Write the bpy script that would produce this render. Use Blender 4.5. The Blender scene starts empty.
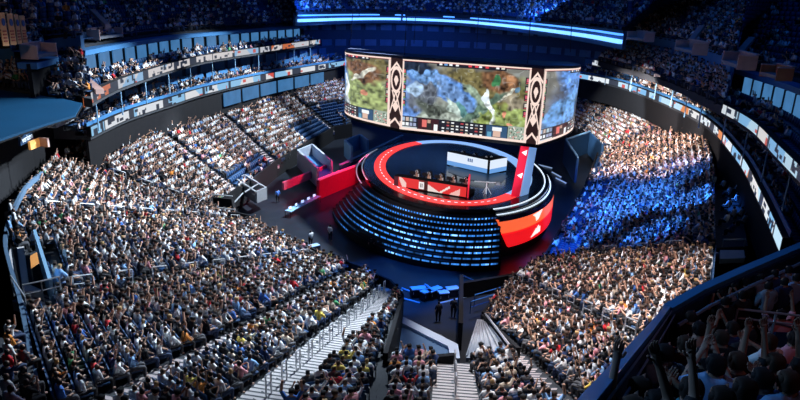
import bpy, bmesh, math, random
import numpy as np
from mathutils import Vector, Matrix
random.seed(7); rng = np.random.default_rng(7)
C = bpy.context.scene.collection
PI = math.pi
# ---------------------------------------------------------------- camera
F = 630.0; TH = math.radians(17.6); RO = math.radians(2.0); CZ = 22.0
def ray(px, py):
    u = (px-400)/F; v = (200-py)/F
    c, s = math.cos(RO), math.sin(RO)
    uu = u*c - v*s; vv = u*s + v*c
    return Vector((uu, math.cos(TH)+vv*math.sin(TH), -math.sin(TH)+vv*math.cos(TH)))
def at(px, py, z):
    """the place at height z that the photograph shows at this pixel"""
    d = ray(px, py); t = (z-CZ)/d.z
    return Vector((d.x*t, d.y*t, z))
def proj(p):
    x, y, z = p[0], p[1], p[2]-CZ
    yy = y*math.cos(TH)-z*math.sin(TH)
    if yy < .3: return (-9999, -9999)
    vv = (y*math.sin(TH)+z*math.cos(TH))/yy; uu = x/yy
    c, s = math.cos(RO), math.sin(RO)
    return (400+(uu*c+vv*s)*F, 200-(-uu*s+vv*c)*F)
cam = bpy.data.cameras.new('camera'); co = bpy.data.objects.new('camera', cam); C.objects.link(co)
cam.sensor_width = 36; cam.lens = F/800*36; cam.clip_end = 500; cam.clip_start = .3
r0 = Vector((1, 0, 0)); u0 = Vector((0, math.sin(TH), math.cos(TH))); fw = Vector((0, math.cos(TH), -math.sin(TH)))
c_, s_ = math.cos(RO), math.sin(RO)
rv = r0*c_ + u0*s_; uv = -r0*s_ + u0*c_
M = Matrix((( rv.x, uv.x, -fw.x, 0), (rv.y, uv.y, -fw.y, 0), (rv.z, uv.z, -fw.z, CZ), (0, 0, 0, 1)))
co.matrix_world = M
bpy.context.scene.camera = co
vs = bpy.context.scene.view_settings
vs.view_transform = 'Standard'; vs.look = 'None'; vs.gamma = 1; vs.use_curve_mapping = False; vs.exposure = 0.0

# ---------------------------------------------------------------- materials
_m = {}
def mat(name, col=(.5,.5,.5), rough=.6, emit=0, ecol=None, metal=0, attr=False, noise=0.0, nscale=3.0, spec=.3):
    if name in _m: return _m[name]
    m = bpy.data.materials.new(name); m.use_nodes = True
    nt = m.node_tree; b = nt.nodes['Principled BSDF']
    b.inputs['Roughness'].default_value = rough; b.inputs['Metallic'].default_value = metal
    b.inputs['Specular IOR Level'].default_value = spec
    b.inputs['Base Color'].default_value = (*col, 1)
    src = None
    if attr:
        a = nt.nodes.new('ShaderNodeAttribute'); a.attribute_name = 'Col'; src = a.outputs['Color']
    if noise:
        tc = nt.nodes.new('ShaderNodeTexCoord'); n = nt.nodes.new('ShaderNodeTexNoise'); n.inputs['Scale'].default_value = nscale
        n.inputs['Detail'].default_value = 4
        nt.links.new(tc.outputs['Object'], n.inputs['Vector'])
        mr = nt.nodes.new('ShaderNodeMapRange'); mr.inputs['To Min'].default_value = 1-noise; mr.inputs['To Max'].default_value = 1+noise
        nt.links.new(n.outputs['Fac'], mr.inputs['Value'])
        mx = nt.nodes.new('ShaderNodeVectorMath'); mx.operation = 'SCALE'
        if src: nt.links.new(src, mx.inputs[0])
        else: mx.inputs[0].default_value = col
        nt.links.new(mr.outputs['Result'], mx.inputs['Scale'])
        src = mx.outputs['Vector']
    if emit:
        if src: nt.links.new(src, b.inputs['Emission Color'])
        else: b.inputs['Emission Color'].default_value = (*(ecol or col), 1)
        b.inputs['Emission Strength'].default_value = emit
        if src is not None: b.inputs['Base Color'].default_value = (.01, .01, .01, 1)
    elif src: nt.links.new(src, b.inputs['Base Color'])
    _m[name] = m
    return m
K = dict(
 concrete=mat('dark concrete', (.06,.065,.075), .8, noise=.3, nscale=.8),
 riser=mat('riser concrete', (.035,.038,.045), .85, noise=.3),
 stair=mat('light stair concrete', (.42,.39,.39), .8, noise=.15, nscale=2),
 black=mat('black drape', (.006,.006,.008), .9, noise=.3),
 blackgloss=mat('black gloss stage deck', (.010,.011,.014), .18, noise=.2, spec=.6),
 floor=mat('arena floor', (.014,.017,.024), .35, noise=.5, nscale=.6),
 navy=mat('navy panel', (.02,.06,.13), .5, noise=.15),
 blue=mat('blue painted panel', (.05,.17,.36), .5, noise=.15, nscale=.7),
 bluelt=mat('pale blue panel', (.22,.40,.58), .5, noise=.15, nscale=.7),
 grey=mat('grey panel', (.22,.23,.25), .6, noise=.15),
 steel=mat('brushed steel rail', (.62,.64,.68), .35, metal=.6, noise=.1),
 white=mat('white painted metal', (.75,.75,.76), .5, noise=.05),
 orange=mat('orange lit wall', (.55,.22,.09), .7, noise=.15),  # orange: even base colour of one upper deck entrance box
 brown=mat('rose brown wall', (.58,.38,.33), .8, noise=.2),
 seat=mat('dark blue seat plastic', (.015,.05,.13), .45, noise=.15),
 seatmetal=mat('seat frame metal', (.05,.05,.055), .4, metal=.5, noise=.1),
 skin=mat('skin', (.44,.26,.19), .6, noise=.08), skin2=mat('tanned skin', (.33,.19,.13), .6, noise=.08),
 led_red=mat('red stage light', (1,.09,.07), .5, emit=1.3, ecol=(1,.04,.04)),
 led_blue=mat('blue stage light', (.3,.6,1), .5, emit=1.0, ecol=(.28,.55,1)),
 led_white=mat('white light line', (1,1,1), .5, emit=1.2, ecol=(.75,.88,1)),
)
# ---------------------------------------------------------------- mesh helpers
class MB:
    def __init__(s): s.v=[]; s.f=[]; s.m=[]; s.c=[]
    def add(s, v, f, m=0, c=None):
        b=len(s.v); s.v += [tuple(x) for x in v]; s.f += [tuple(i+b for i in q) for q in f]; s.m += [m]*len(f); s.c += [c]*len(f)
    def box(s, lo, hi, m=0, c=None):
        x0,y0,z0=lo; x1,y1,z1=hi
        s.add([(x0,y0,z0),(x1,y0,z0),(x1,y1,z0),(x0,y1,z0),(x0,y0,z1),(x1,y0,z1),(x1,y1,z1),(x0,y1,z1)],
              [(0,3,2,1),(4,5,6,7),(0,1,5,4),(1,2,6,5),(2,3,7,6),(3,0,4,7)], m, c)
    def prism(s, poly, z0, z1, m=0, c=None):
        """poly: list of (x,y); z may be lists per corner"""
        n=len(poly); z0=z0 if hasattr(z0,'__len__') else [z0]*n; z1=z1 if hasattr(z1,'__len__') else [z1]*n
        v=[(p[0],p[1],z0[i]) for i,p in enumerate(poly)]+[(p[0],p[1],z1[i]) for i,p in enumerate(poly)]
        s.add(v, [tuple(range(n-1,-1,-1)), tuple(range(n,2*n))]+[(i,(i+1)%n,n+(i+1)%n,n+i) for i in range(n)], m, c)
    def wall(s, a, b, h, th=.15, m=0, c=None):
        """upright slab between two 3D base points (may slope)"""
        a=Vector(a); b=Vector(b); d=(b-a); n=Vector((-d.y,d.x,0))
        if n.length<1e-6: n=Vector((1,0,0))
        n=n.normalized()*th/2; up=Vector((0,0,h))
        q=[a-n,b-n,b+n,a+n]
        s.add(q+[p+up for p in q], [(0,3,2,1),(4,5,6,7),(0,1,5,4),(1,2,6,5),(2,3,7,6),(3,0,4,7)], m, c)
    def bar(s, a, b, r=.03, n=6, m=0, c=None, r2=None):
        a=Vector(a); b=Vector(b); d=(b-a).normalized(); r2=r if r2 is None else r2
        u=d.cross(Vector((0,0,1)));
        if u.length<1e-3: u=Vector((1,0,0))
        u.normalize(); w=d.cross(u)
        v=[]
        for p,rr in ((a,r),(b,r2)):
            for i in range(n):
                t=2*PI*i/n; v.append(p+(u*math.cos(t)+w*math.sin(t))*rr)
        s.add(v, [(i,(i+1)%n,n+(i+1)%n,n+i) for i in range(n)]+[tuple(range(n-1,-1,-1)),tuple(range(n,2*n))], m, c)
    def sweep(s, path, prof, closed=False, m=0, c=None, cap=True):
        """path: 2D/3D points (z added); prof: (offset along left-hand normal, z)"""
        n=len(path); k=len(prof); v=[]
        for i,p in enumerate(path):
            a=path[(i-1)%n] if closed or i>0 else path[i]; b=path[(i+1)%n] if closed or i<n-1 else path[i]
            d=Vector((b[0]-a[0], b[1]-a[1])).normalized(); nn=Vector((-d.y,d.x)); z=p[2] if len(p)>2 else 0
            for (o,h) in prof: v.append((p[0]+nn.x*o, p[1]+nn.y*o, z+h))
        f=[]
        for i in range(n if closed else n-1):
            j=(i+1)%n
            for q in range(k):
                r=(q+1)%k; f.append((i*k+q, j*k+q, j*k+r, i*k+r))
        if not closed and cap: f += [tuple(range(k-1,-1,-1)), tuple((n-1)*k+q for q in range(k))]
        s.add(v, f, m, c)
    def build(s, name, mats, parent=None, smooth=False):
        me=bpy.data.meshes.new(name); me.from_pydata(s.v, [], s.f)
        mats = mats if isinstance(mats,(list,tuple)) else [mats]
        for mm in mats: me.materials.append(mm)
        if len(mats)>1: me.polygons.foreach_set('material_index', s.m)
        if any(c is not None for c in s.c):
            a=me.attributes.new('Col','FLOAT_COLOR','FACE')
            a.data.foreach_set('color', np.array([(*(c or (.5,.5,.5)),1) for c in s.c],dtype=np.float32).ravel())
        if smooth: me.polygons.foreach_set('use_smooth',[True]*len(me.polygons))
        me.update()
        bm=bmesh.new(); bm.from_mesh(me); bmesh.ops.recalc_face_normals(bm, faces=bm.faces); bm.to_mesh(me); bm.free()
        return link(name, me, parent)
def link(name, me, parent=None):
    o=bpy.data.objects.new(name, me); C.objects.link(o)
    if parent is not None:
        o.parent=parent
        if parent.type=='EMPTY': o.matrix_parent_inverse=(Matrix.Translation(parent.location)@Matrix.Rotation(parent.rotation_euler.z,4,'Z')).inverted()
    return o
def tag(o, label, cat=None, group=None, kind=None):
    o['label']=label
    if cat: o['category']=cat
    if group: o['group']=group
    if kind: o['kind']=kind
    return o
def struct(name, mb, m, smooth=False):
    o=mb.build(name, m, None, smooth); o['kind']='structure'; return o
def thing(name, label, cat, loc=(0,0,0), rz=0, group=None):
    o=bpy.data.objects.new(name, None); C.objects.link(o); o.location=loc; o.rotation_euler=(0,0,rz); o.empty_display_size=.2
    return tag(o, label, cat, group)
def catmull(pts, step=1.0):
    P=[Vector(p) for p in pts]; P=[P[0]*2-P[1]]+P+[P[-1]*2-P[-2]]; out=[]
    for i in range(1,len(P)-2):
        a,b,c,d=P[i-1:i+3]; n=max(2,int((c-b).length/step))
        for k in range(n):
            t=k/n; out.append(.5*((2*b)+(c-a)*t+(2*a-5*b+4*c-d)*t*t+(3*b-a-3*c+d)*t**3))
    out.append(P[-2].copy()); return out
def colormesh(name, verts, faces, cols, material, parent=None):
    me=bpy.data.meshes.new(name)
    nv=len(verts); me.vertices.add(nv); me.vertices.foreach_set('co', np.asarray(verts,dtype=np.float32).ravel())
    F_=np.asarray(faces,dtype=np.int32); nf,k=F_.shape
    me.loops.add(nf*k); me.loops.foreach_set('vertex_index', F_.ravel())
    me.polygons.add(nf); me.polygons.foreach_set('loop_start', np.arange(nf,dtype=np.int32)*k)
    me.materials.append(material)
    a=me.attributes.new('Col','FLOAT_COLOR','FACE')
    cc=np.ones((nf,4),dtype=np.float32); cc[:,:3]=cols; a.data.foreach_set('color', cc.ravel())
    me.update(calc_edges=True); me.validate()
    return link(name, me, parent)
def screen_mesh(name, path, z0, z1, img, material, parent, off=0.0):
    """an LED face following a plan path; img rows top to bottom"""
    H,W,_=img.shape
    P=np.array([(p[0],p[1]) for p in path]); L=np.r_[0,np.cumsum(np.hypot(*np.diff(P,axis=0).T))]
    t=np.linspace(0,L[-1],W+1); X=np.interp(t,L,P[:,0]); Y=np.interp(t,L,P[:,1])
    dx=np.gradient(X); dy=np.gradient(Y); l=np.hypot(dx,dy); X=X-dy/l*off; Y=Y+dx/l*off
    zt = z1 if hasattr(z1,'__len__') else [z1,z1]; zb = z0 if hasattr(z0,'__len__') else [z0,z0]
    ZT=np.interp(t/L[-1],[0,1],zt); ZB=np.interp(t/L[-1],[0,1],zb)
    v=np.zeros((H+1,W+1,3)); 
    for r in range(H+1):
        v[r,:,0]=X; v[r,:,1]=Y; v[r,:,2]=ZT+(ZB-ZT)*r/H
    idx=np.arange((H+1)*(W+1)).reshape(H+1,W+1)
    f=np.stack([idx[:-1,:-1],idx[:-1,1:],idx[1:,1:],idx[1:,:-1]],-1).reshape(-1,4)
    return colormesh(name, v.reshape(-1,3), f, img.reshape(-1,3), material, parent)
NUM=['zero','one','two','three','four','five','six','seven','eight','nine','ten','eleven','twelve','thirteen','fourteen','fifteen','sixteen','seventeen','eighteen','nineteen','twenty']
def word(n):
    if n<=20: return NUM[n]
    if n<100: return ['','','twenty','thirty','forty','fifty','sixty','seventy','eighty','ninety'][n//10]+('' if n%10==0 else '-'+NUM[n%10])
    return str(n)
def ordw(n):
    s={1:'first',2:'second',3:'third',5:'fifth',8:'eighth',9:'ninth',12:'twelfth',20:'twentieth',30:'thirtieth'}
    if n in s: return s[n]
    if n<20: return NUM[n]+'th'
    t=n//10*10; return word(t)+'-'+ordw(n-t) if n>t else word(n)[:-1]+'ieth'
# ---------------------------------------------------------------- people
def skeleton(pose, hi=False):
    """joints: name -> (pos, radius); bones: (a, b, region)"""
    J={}; B=[]
    def j(n,p,r): J[n]=(Vector(p),r)
    def b(a,c,reg): B.append((a,c,reg))
    stand = pose in ('stand','cheer_stand')
    lean = {'lean':.14,'phone':.04}.get(pose,0)
    if stand: dz=.42
    else: dz=0
    j('pelvis',(0,0,.50+dz),.135); j('belly',(0,lean*.3,.66+dz),.125); j('chest',(0,lean*.8,.84+dz),.145)
    j('neck',(0,lean+.01,1.0+dz),.055); j('head0',(0,lean+.03,1.09+dz),.075); j('head1',(0,lean+.035,1.20+dz),.088)
    b('pelvis','belly','shirt'); b('belly','chest','shirt'); b('chest','neck','neck'); b('neck','head0','head'); b('head0','head1','head')
    for s,sg in (('l',-1),('r',1)):
        j('sh'+s,(sg*.19,lean*.85,.91+dz),.062); b('chest','sh'+s,'shirt')
        j('hip'+s,(sg*.10,.03,.48+dz),.10); b('pelvis','hip'+s,'pants')
        if stand:
            j('kn'+s,(sg*.11,.04,.50),.065); j('an'+s,(sg*.12,0,.09),.045); j('to'+s,(sg*.13,.15,.045),.04)
        else:
            j('kn'+s,(sg*.13,.42,.50),.068); j('an'+s,(sg*.12,.40,.09),.045); j('to'+s,(sg*.13,.55,.05),.04)
        b('hip'+s,'kn'+s,'pants'); b('kn'+s,'an'+s,'pants'); b('an'+s,'to'+s,'shoe')
        up = pose in ('arms_up','cheer_stand') or (pose=='one_up' and sg>0)
        if up:
            el=(sg*.34,lean+.10,1.10+dz); ha=(sg*(.24 if pose!='arms_up' else .30),lean+.16,1.38+dz)
        elif pose=='clap' : el=(sg*.27,lean+.16,.74+dz); ha=(sg*.05,lean+.36,.92+dz)
        elif pose=='phone': el=(sg*.25,lean+.16,.78+dz); ha=(sg*.07,lean+.30,1.10+dz)
        elif pose=='lean' : el=(sg*.26,lean+.16,.66); ha=(sg*.08,.42,.62)
        elif pose=='type': el=(sg*.25,.12,.68); ha=(sg*.16,.36,.74)
        elif stand: el=(sg*.25,.0,.65+dz); ha=(sg*.24,.10,.42+dz)
        elif pose=='rest': el=(sg*.30,.02,.66); ha=(sg*.14,.26,.60)
        else: el=(sg*.24,.06,.66); ha=(sg*.10,.30,.60)
        el=Vector(el); ha=Vector(ha)
        j('el'+s,el,.044); j('wr'+s,el.lerp(ha,.92),.030); d=(ha-el).normalized()
        b('sh'+s,'el'+s,'shirt'); b('el'+s,'wr'+s,'skin')
        palm=ha+d*.06; j('pa'+s,palm,.040 if not hi else .034); b('wr'+s,'pa'+s,'skin')
        side=Vector((1,0,0))*sg; side=(side-d*side.dot(d)).normalized(); nrm=d.cross(side).normalized()
        if hi:
            for k,(o,l) in enumerate(((-.034,.075),(-.012,.088),(.011,.082),(.032,.064))):
                base=palm+d*.045-side*o; k1=base+d*l*.55; k2=k1+(d*.8+nrm*.5*(-sg)).normalized()*l*.5
                j('f%s%da'%(s,k),base,.011); j('f%s%db'%(s,k),k1,.010); j('f%s%dc'%(s,k),k2,.008)
                b('pa'+s,'f%s%da'%(s,k),'skin'); b('f%s%da'%(s,k),'f%s%db'%(s,k),'skin'); b('f%s%db'%(s,k),'f%s%dc'%(s,k),'skin')
            t0=palm-side*.045-d*.01; t1=t0-side*.02+d*.045
            j('t%sa'%s,t0,.012); j('t%sb'%s,t1,.010); b('pa'+s,'t%sa'%s,'skin'); b('t%sa'%s,'t%sb'%s,'skin')
    if hi:
        hz=1.13+dz; hy=lean+.03
        j('nose',(0,hy+.105,hz),.014); b('head0','nose','head')
        for s,sg in (('l',-1),('r',1)): j('ear'+s,(sg*.088,hy,hz+.01),.018); b('head0','ear'+s,'head')
    return J,B
def skin_body(pose, sub=0, hi=False):
    J,B=skeleton(pose,hi); names=list(J); me=bpy.data.meshes.new('tmp'); idx={n:i for i,n in enumerate(names)}
    me.from_pydata([J[n][0] for n in names],[(idx[a],idx[b_]) for a,b_,_ in B],[])
    o=bpy.data.objects.new('tmp',me); C.objects.link(o)
    md=o.modifiers.new('s','SKIN')
    for i,n in enumerate(names):
        sv=me.skin_vertices[0].data[i]; r=J[n][1]; sv.radius=(r,r)
        sv.use_root=(n=='pelvis')
    if sub: ms=o.modifiers.new('u','SUBSURF'); ms.levels=sub; ms.render_levels=sub
    dg=bpy.context.evaluated_depsgraph_get(); ev=o.evaluated_get(dg); m2=bpy.data.meshes.new_from_object(ev)
    V=np.array([v.co for v in m2.vertices]); Fc=[tuple(p.vertices) for p in m2.polygons]
    bpy.data.objects.remove(o); bpy.data.meshes.remove(me); bpy.data.meshes.remove(m2)
    # region of each face by the nearest bone
    reg=[]
    seg=[(np.array(J[a][0]),np.array(J[b_][0]),(J[a][1],J[b_][1]),r,a,b_) for a,b_,r in B]
    hc=np.array(J['head1'][0])
    for f in Fc:
        c=V[list(f)].mean(0); best=None
        for a,b_,rad,r,na,nb in seg:
            d=b_-a; t=np.clip(np.dot(c-a,d)/max(np.dot(d,d),1e-9),0,1); dist=np.linalg.norm(c-(a+t*d))-(rad[0]+(rad[1]-rad[0])*t)*.9
            if best is None or dist<best[0]: best=(dist,r)
        r=best[1]
        if r=='head':
            r='hair' if (c[2]>hc[2]+.03 or (c[1]<hc[1]+(.045 if sub==0 else .02) and c[2]>hc[2]-.14)) and abs(c[1]-hc[1])<.13 else 'skin'
        if r=='neck': r='skin' if c[2]>J['neck'][0].z-.02 else 'shirt'
        reg.append(r)
    return V,Fc,reg
def widen(V):
    V=V.copy(); t=np.clip((V[:,2]-.4)/.2,0,1)*np.clip((1.0-V[:,2])/.15,0,1)
    V[:,0]*=1+.22*t*(np.abs(V[:,0])<.2); return V
POSES=['sit','clap','arms_up','one_up','phone','lean','rest']
BODY={p:skin_body(p,1) for p in POSES+['type','stand']}
LOWB={p:skin_body(p,0) for p in POSES+['stand']}
HIB={p:skin_body(p,2,True) for p in ('sit','clap','arms_up','one_up','phone','rest','lean')}
print('faces', {p:len(LOWB[p][1]) for p in LOWB}, len(BODY['sit'][1]), len(HIB['sit'][1]))
def sub_mesh(name, V, Fc, keep, off=0.0, material=None, thick=False):
    bm=bmesh.new(); vv=[bm.verts.new(v) for v in V]
    for f,k in zip(Fc,keep):
        if k:
            try: bm.faces.new([vv[i] for i in f])
            except ValueError: pass
    bmesh.ops.delete(bm, geom=[v for v in bm.verts if not v.link_faces], context='VERTS')
    bmesh.ops.recalc_face_normals(bm, faces=bm.faces); bm.normal_update()
    if off:
        for v in bm.verts: v.co += v.normal*off
        # folded-in hem so that the cloth reads as a solid shell
        ring=[e for e in bm.edges if e.is_boundary]
        ex=bmesh.ops.extrude_edge_only(bm, edges=ring)
        for v in [g for g in ex['geom'] if isinstance(g,bmesh.types.BMVert)]:
            v.co -= v.normal*off*1.3 if v.normal.length>0 else Vector((0,0,0))
    me=bpy.data.meshes.new(name); bm.to_mesh(me); bm.free()
    me.materials.append(material); me.polygons.foreach_set('use_smooth',[True]*len(me.polygons)); me.update()
    return me
_sets={}
def body_set(pose, hi=False):
    key=(pose,hi)
    if key in _sets: return _sets[key]
    V,Fc,reg=(HIB if hi else BODY)[pose]; V=widen(V)
    all_=[True]*len(Fc)
    s=dict(body=sub_mesh('body',V,Fc,all_,0,K['skin']),
        shirt=sub_mesh('shirt',V,Fc,[r=='shirt' for r in reg],.014,K['skin']),
        trousers=sub_mesh('trousers',V,Fc,[r=='pants' for r in reg],.013,K['skin']),
        hair=sub_mesh('hair',V,Fc,[r=='hair' for r in reg],.016,K['skin']),
        shoe=sub_mesh('shoes',V,Fc,[r=='shoe' for r in reg],.012,K['skin']))
    _sets[key]=s; return s
SHIRTS=[('white',(.85,.86,.88),22),('pale grey',(.55,.57,.6),14),('black',(.012,.012,.015),32),('dark grey',(.06,.06,.07),10),
 ('navy',(.02,.04,.12),7),('light blue',(.25,.45,.75),6),('blue',(.05,.16,.5),4),('red',(.65,.03,.04),3),('pink',(.8,.35,.4),4),
 ('orange',(.8,.28,.05),1.2),('yellow',(.8,.6,.12),1),('green',(.08,.35,.15),1),('beige',(.6,.5,.4),3)]
SW=np.array([s[2] for s in SHIRTS]); SW=SW/SW.sum()
HAIRS=[('black',(.008,.007,.008)),('brown',(.05,.028,.018)),('dark brown',(.022,.013,.01)),('blonde',(.35,.22,.1))]
HW=[.62,.15,.18,.05]
PANTS=[('black',(.015,.015,.018)),('blue',(.03,.05,.11)),('grey',(.08,.08,.09)),('black',(.015,.015,.018))]
def cmat(kind, nm, col): return mat(nm+' '+kind, col, (.75 if kind!='hair' else .8), noise=.1, nscale=8)
def person(name, pos, ang, pose, shirt, hair, pants, skin, scale=1.0, hi=False, shoes=True):
    s=body_set(pose,hi)
    o=bpy.data.objects.new(name, s['body']); C.objects.link(o)
    o.location=pos; o.rotation_euler=(0,0,ang); o.scale=(scale,)*3
    def setm(ob,m): ob.material_slots[0].link='OBJECT'; ob.material_slots[0].material=m
    setm(o,K[skin])
    for part,m in (('shirt',cmat('shirt',*shirt[:2])),('trousers',cmat('trousers',*pants)),('hair',cmat('hair',*hair)),('shoe',cmat('shoe','black',(.02,.02,.02)))):
        if part=='shoe' and not hi: continue
        p=bpy.data.objects.new('shoes' if part=='shoe' else part, s[part]); C.objects.link(p); p.parent=o; setm(p,m)
    return o
# tris/quads arrays for the uncountable crowd
def arrays(tab):
    out={}
    for p,(V,Fc,reg) in tab.items():
        V=widen(V)
        q=[]; rr=[]
        for f,r in zip(Fc,reg):
            if len(f)==4: q.append(f); rr.append(r)
            elif len(f)==3: q.append((f[0],f[1],f[2],f[2])); rr.append(r)
        out[p]=(V,np.array(q),np.array([['skin','shirt','pants','hair','shoe'].index(r) for r in rr]))
    return out
LOWA=arrays(LOWB)
def crowd_mesh(name, recs, label, low=LOWA):
    """recs: (pos, ang, pose, shirtcol, haircol, pantcol, skincol, scale)"""
    VV=[];FF=[];CC=[];base=0
    for (pos,ang,pose,sc,hc,pc,kc,s) in recs:
        V,Q,R=low[pose]; c,sn=math.cos(ang),math.sin(ang)
        X=V*s; W=np.empty_like(X); W[:,0]=X[:,0]*c-X[:,1]*sn+pos[0]; W[:,1]=X[:,0]*sn+X[:,1]*c+pos[1]; W[:,2]=X[:,2]+pos[2]
        VV.append(W); FF.append(Q+base); base+=len(W)
        pal=np.array([kc,sc,pc,hc,(.02,.02,.02)]); CC.append(pal[R])
    F4=np.concatenate(FF); tri=F4[:,2]==F4[:,3]
    V_=np.concatenate(VV); C_=np.concatenate(CC)
    F4=F4[~tri]; C_=C_[~tri]   # skin output is quads; stray triangles are dropped only if degenerate
    o=colormesh(name, V_, F4, C_, mat('crowd clothes and skin', attr=True, rough=.8, noise=.06, nscale=6)); 
    tag(o,label,'crowd',kind='stuff'); return o
def seat_mb(parts=False):
    """folding seat facing +y, origin on the tread"""
    pan=MB(); pan.box((-.23,-.08,.40),(.23,.34,.46)); 
    back=MB(); 
    v=[(-.23,-.10,.42),(.23,-.10,.42),(.23,-.20,.90),(-.23,-.20,.90),(-.23,-.15,.42),(.23,-.15,.42),(.21,-.25,.92),(-.21,-.25,.92)]
    back.add(v,[(0,1,2,3),(5,4,7,6),(3,2,6,7),(0,4,5,1),(1,5,6,2),(4,0,3,7)])
    arm=[]
    for sx in (-1,1):
        a=MB(); a.box((sx*.25-.02,-.14,.0),(sx*.25+.02,-.08,.62)); a.box((sx*.25-.025,-.14,.62),(sx*.25+.025,.20,.655)); arm.append(a)
    return pan,back,arm
# ---------------------------------------------------------------- seating bowl
PITCH=.80; SEATW=.54
def st(pi, zi, po, zo): return at(*pi,zi), at(*po,zo)
Lst=[st((352,128),1.5,(347,82),7.5), st((334,131),1.5,(285,92),7.8), st((276,166),1.5,(208,104),8.3),
     st((240,195),1.5,(148,124),8.6), st((212,213),1.8,(58,160),8.6), st((250,226),1.5,(10,213),8.5),
     st((318,259),1.5,(22,303),8.5), st((356,273),1.5,(62,432),9.2), st((390,289),1.5,(150,503),9.6), st((402,303),1.5,(353,480),8.5)]
Rst=[st((482,322),1.5,(632,474),9.2), st((512,284),1.5,(700,372),9.4), st((545,262),1.5,(712,253),8.2),
     st((585,190),1.5,(712,168),8.0), st((600,150),1.8,(700,118),8.8), st((580,134),1.5,(622,96),8.2), st((562,126),1.5,(580,84),7.8)]
def on(stn,u): return stn[0].lerp(stn[1],u)
def u_at_y(stn,y):
    lo,hi=0,1
    for _ in range(40):
        m=(lo+hi)/2
        if proj(on(stn,m))[1]<y: lo=m
        else: hi=m
    return lo
kK=on(Lst[9],u_at_y(Lst[9],364)); kB=on(Rst[0],u_at_y(Rst[0],358))
zf=(kK.z+kB.z)/2
cen=(at(454,364,zf), at(458,480,8.5))
print('tunnel wall height', kK.z, kB.z)
class Section:
    def __init__(s, name, A, B, side, low=0.0, gapA=.7, gapB=.7, crowd=1.0, palette=None):
        s.name=name; s.A=A; s.B=B; s.side=side; s.gapA=gapA; s.gapB=gapB; s.crowd=crowd; s.palette=palette; s.low=low
        l=((A[1]-A[0]).length+(B[1]-B[0]).length)/2; s.n=max(3,round(l/PITCH))
    def pt(s,t,u): return on(s.A,u).lerp(on(s.B,u),t)
secs=[Section('far end block',Lst[0],Lst[1],'L'),Section('far left block',Lst[1],Lst[2],'L'),Section('block above the white entrance box',Lst[2],Lst[3],'L'),
  Section('upper left corner block',Lst[3],Lst[4],'L'),Section('left corner block',Lst[4],Lst[5],'L'),Section('left block',Lst[5],Lst[6],'L'),
  Section('big left block',Lst[6],Lst[7],'L'),Section('block beside the striped stair',Lst[7],Lst[8],'L',gapB=1.1),Section('block right of the striped stair',Lst[8],Lst[9],'L',gapA=1.1,gapB=.3),
  Section('centre block left of the middle stair',(kK,Lst[9][1]),cen,'N',gapA=.3,gapB=.9),Section('centre block right of the middle stair',cen,(kB,Rst[0][1]),'N',gapA=.9,gapB=.6),
  Section('near right block',Rst[0],Rst[1],'R'),Section('right block',Rst[1],Rst[2],'R'),Section('blue-lit right block',Rst[2],Rst[3],'R'),
  Section('far right block',Rst[3],Rst[4],'R'),Section('far right corner block',Rst[4],Rst[5],'R'),Section('far end right block',Rst[5],Rst[6],'R')]
slots=[]   # every seat: pos, ang, section index, row, seat, seats in the row
def inward(s):  # horizontal facing direction
    d=(s.A[0]+s.B[0])-(s.A[1]+s.B[1]); return d
terr=MB()
for si,s in enumerate(secs):
    for r in range(s.n):
        u0_=r/s.n; u1_=(r+1)/s.n
        a0,b0,b1,a1=s.pt(0,u0_),s.pt(1,u0_),s.pt(1,u1_),s.pt(0,u1_)
        za=a0.z; zb=b0.z
        terr.prism([(a0.x,a0.y),(b0.x,b0.y),(b1.x,b1.y),(a1.x,a1.y)],[za-.7,zb-.7,zb-.7,za-.7],[za,zb,zb,za])
        m0=s.pt(0,u0_).lerp(s.pt(0,u1_),.5); m1=s.pt(1,u0_).lerp(s.pt(1,u1_),.5); m0.z=za; m1.z=zb
        L=(m1-m0).length; d=(m1-m0).normalized(); usable=L-s.gapA-s.gapB; n=int(usable/SEATW)
        nrm=Vector((-d.y,d.x)); ins=inward(s)
        if nrm.dot(Vector((ins.x,ins.y)))<0: nrm=-nrm
        ang=math.atan2(nrm.y,nrm.x)-PI/2
        for k in range(n):
            p=m0+d*(s.gapA+(usable-n*SEATW)/2+SEATW*(k+.5))
            p=p-Vector((nrm.x,nrm.y,0))*.12
            slots.append((p,ang,si,r,k,n))
struct('floor', terr, K['riser'])
# dark flat apron
fl=MB(); fl.box((-60,2,-.4),(70,150,0)); o=struct('floor', fl, K['floor'])
# aisle stairs with their half steps
def aisle(stn, w, name='floor', u0_=0, u1_=1, mtl=None):
    mb=MB(); a,b=on(stn,u0_),on(stn,u1_); L=(b-a).length; n=int(L/.40); d=(b-a); h=Vector((d.x,d.y,0)).normalized(); nn=Vector((-h.y,h.x,0))*w/2
    for i in range(n):
        p=a.lerp(b,i/n); q=a.lerp(b,(i+1)/n); z=p.z+.07
        mb.prism([(p-nn)[:2],(p+nn)[:2],(q+nn)[:2],(q-nn)[:2]], z-.5, z, 0 )
        # dark nosing at each edge
        e=p+h*.05
        mb.prism([(p-nn-h*.03)[:2],(p+nn-h*.03)[:2],(e+nn)[:2],(e-nn)[:2]], z-.14, z+.006, 1)
    o=mb.build(name,[mtl or K['stair'],K['concrete']]); o['kind']='structure'; return o
dim=mat('worn stair concrete',(.48,.40,.40),.85,noise=.2)
for i,stn in enumerate(Lst):
    if i==8: aisle(stn,1.9)
    elif i not in (0,9): aisle(stn,1.4,mtl=dim)
for i,stn in enumerate(Rst):
    if i==1: aisle(stn,1.3,mtl=K['stair'])
    elif i==0: aisle(stn,1.3,u0_=u_at_y(Rst[0],350),mtl=dim)
    elif i<6: aisle(stn,1.3,mtl=dim)
aisle(cen,1.9)
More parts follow.
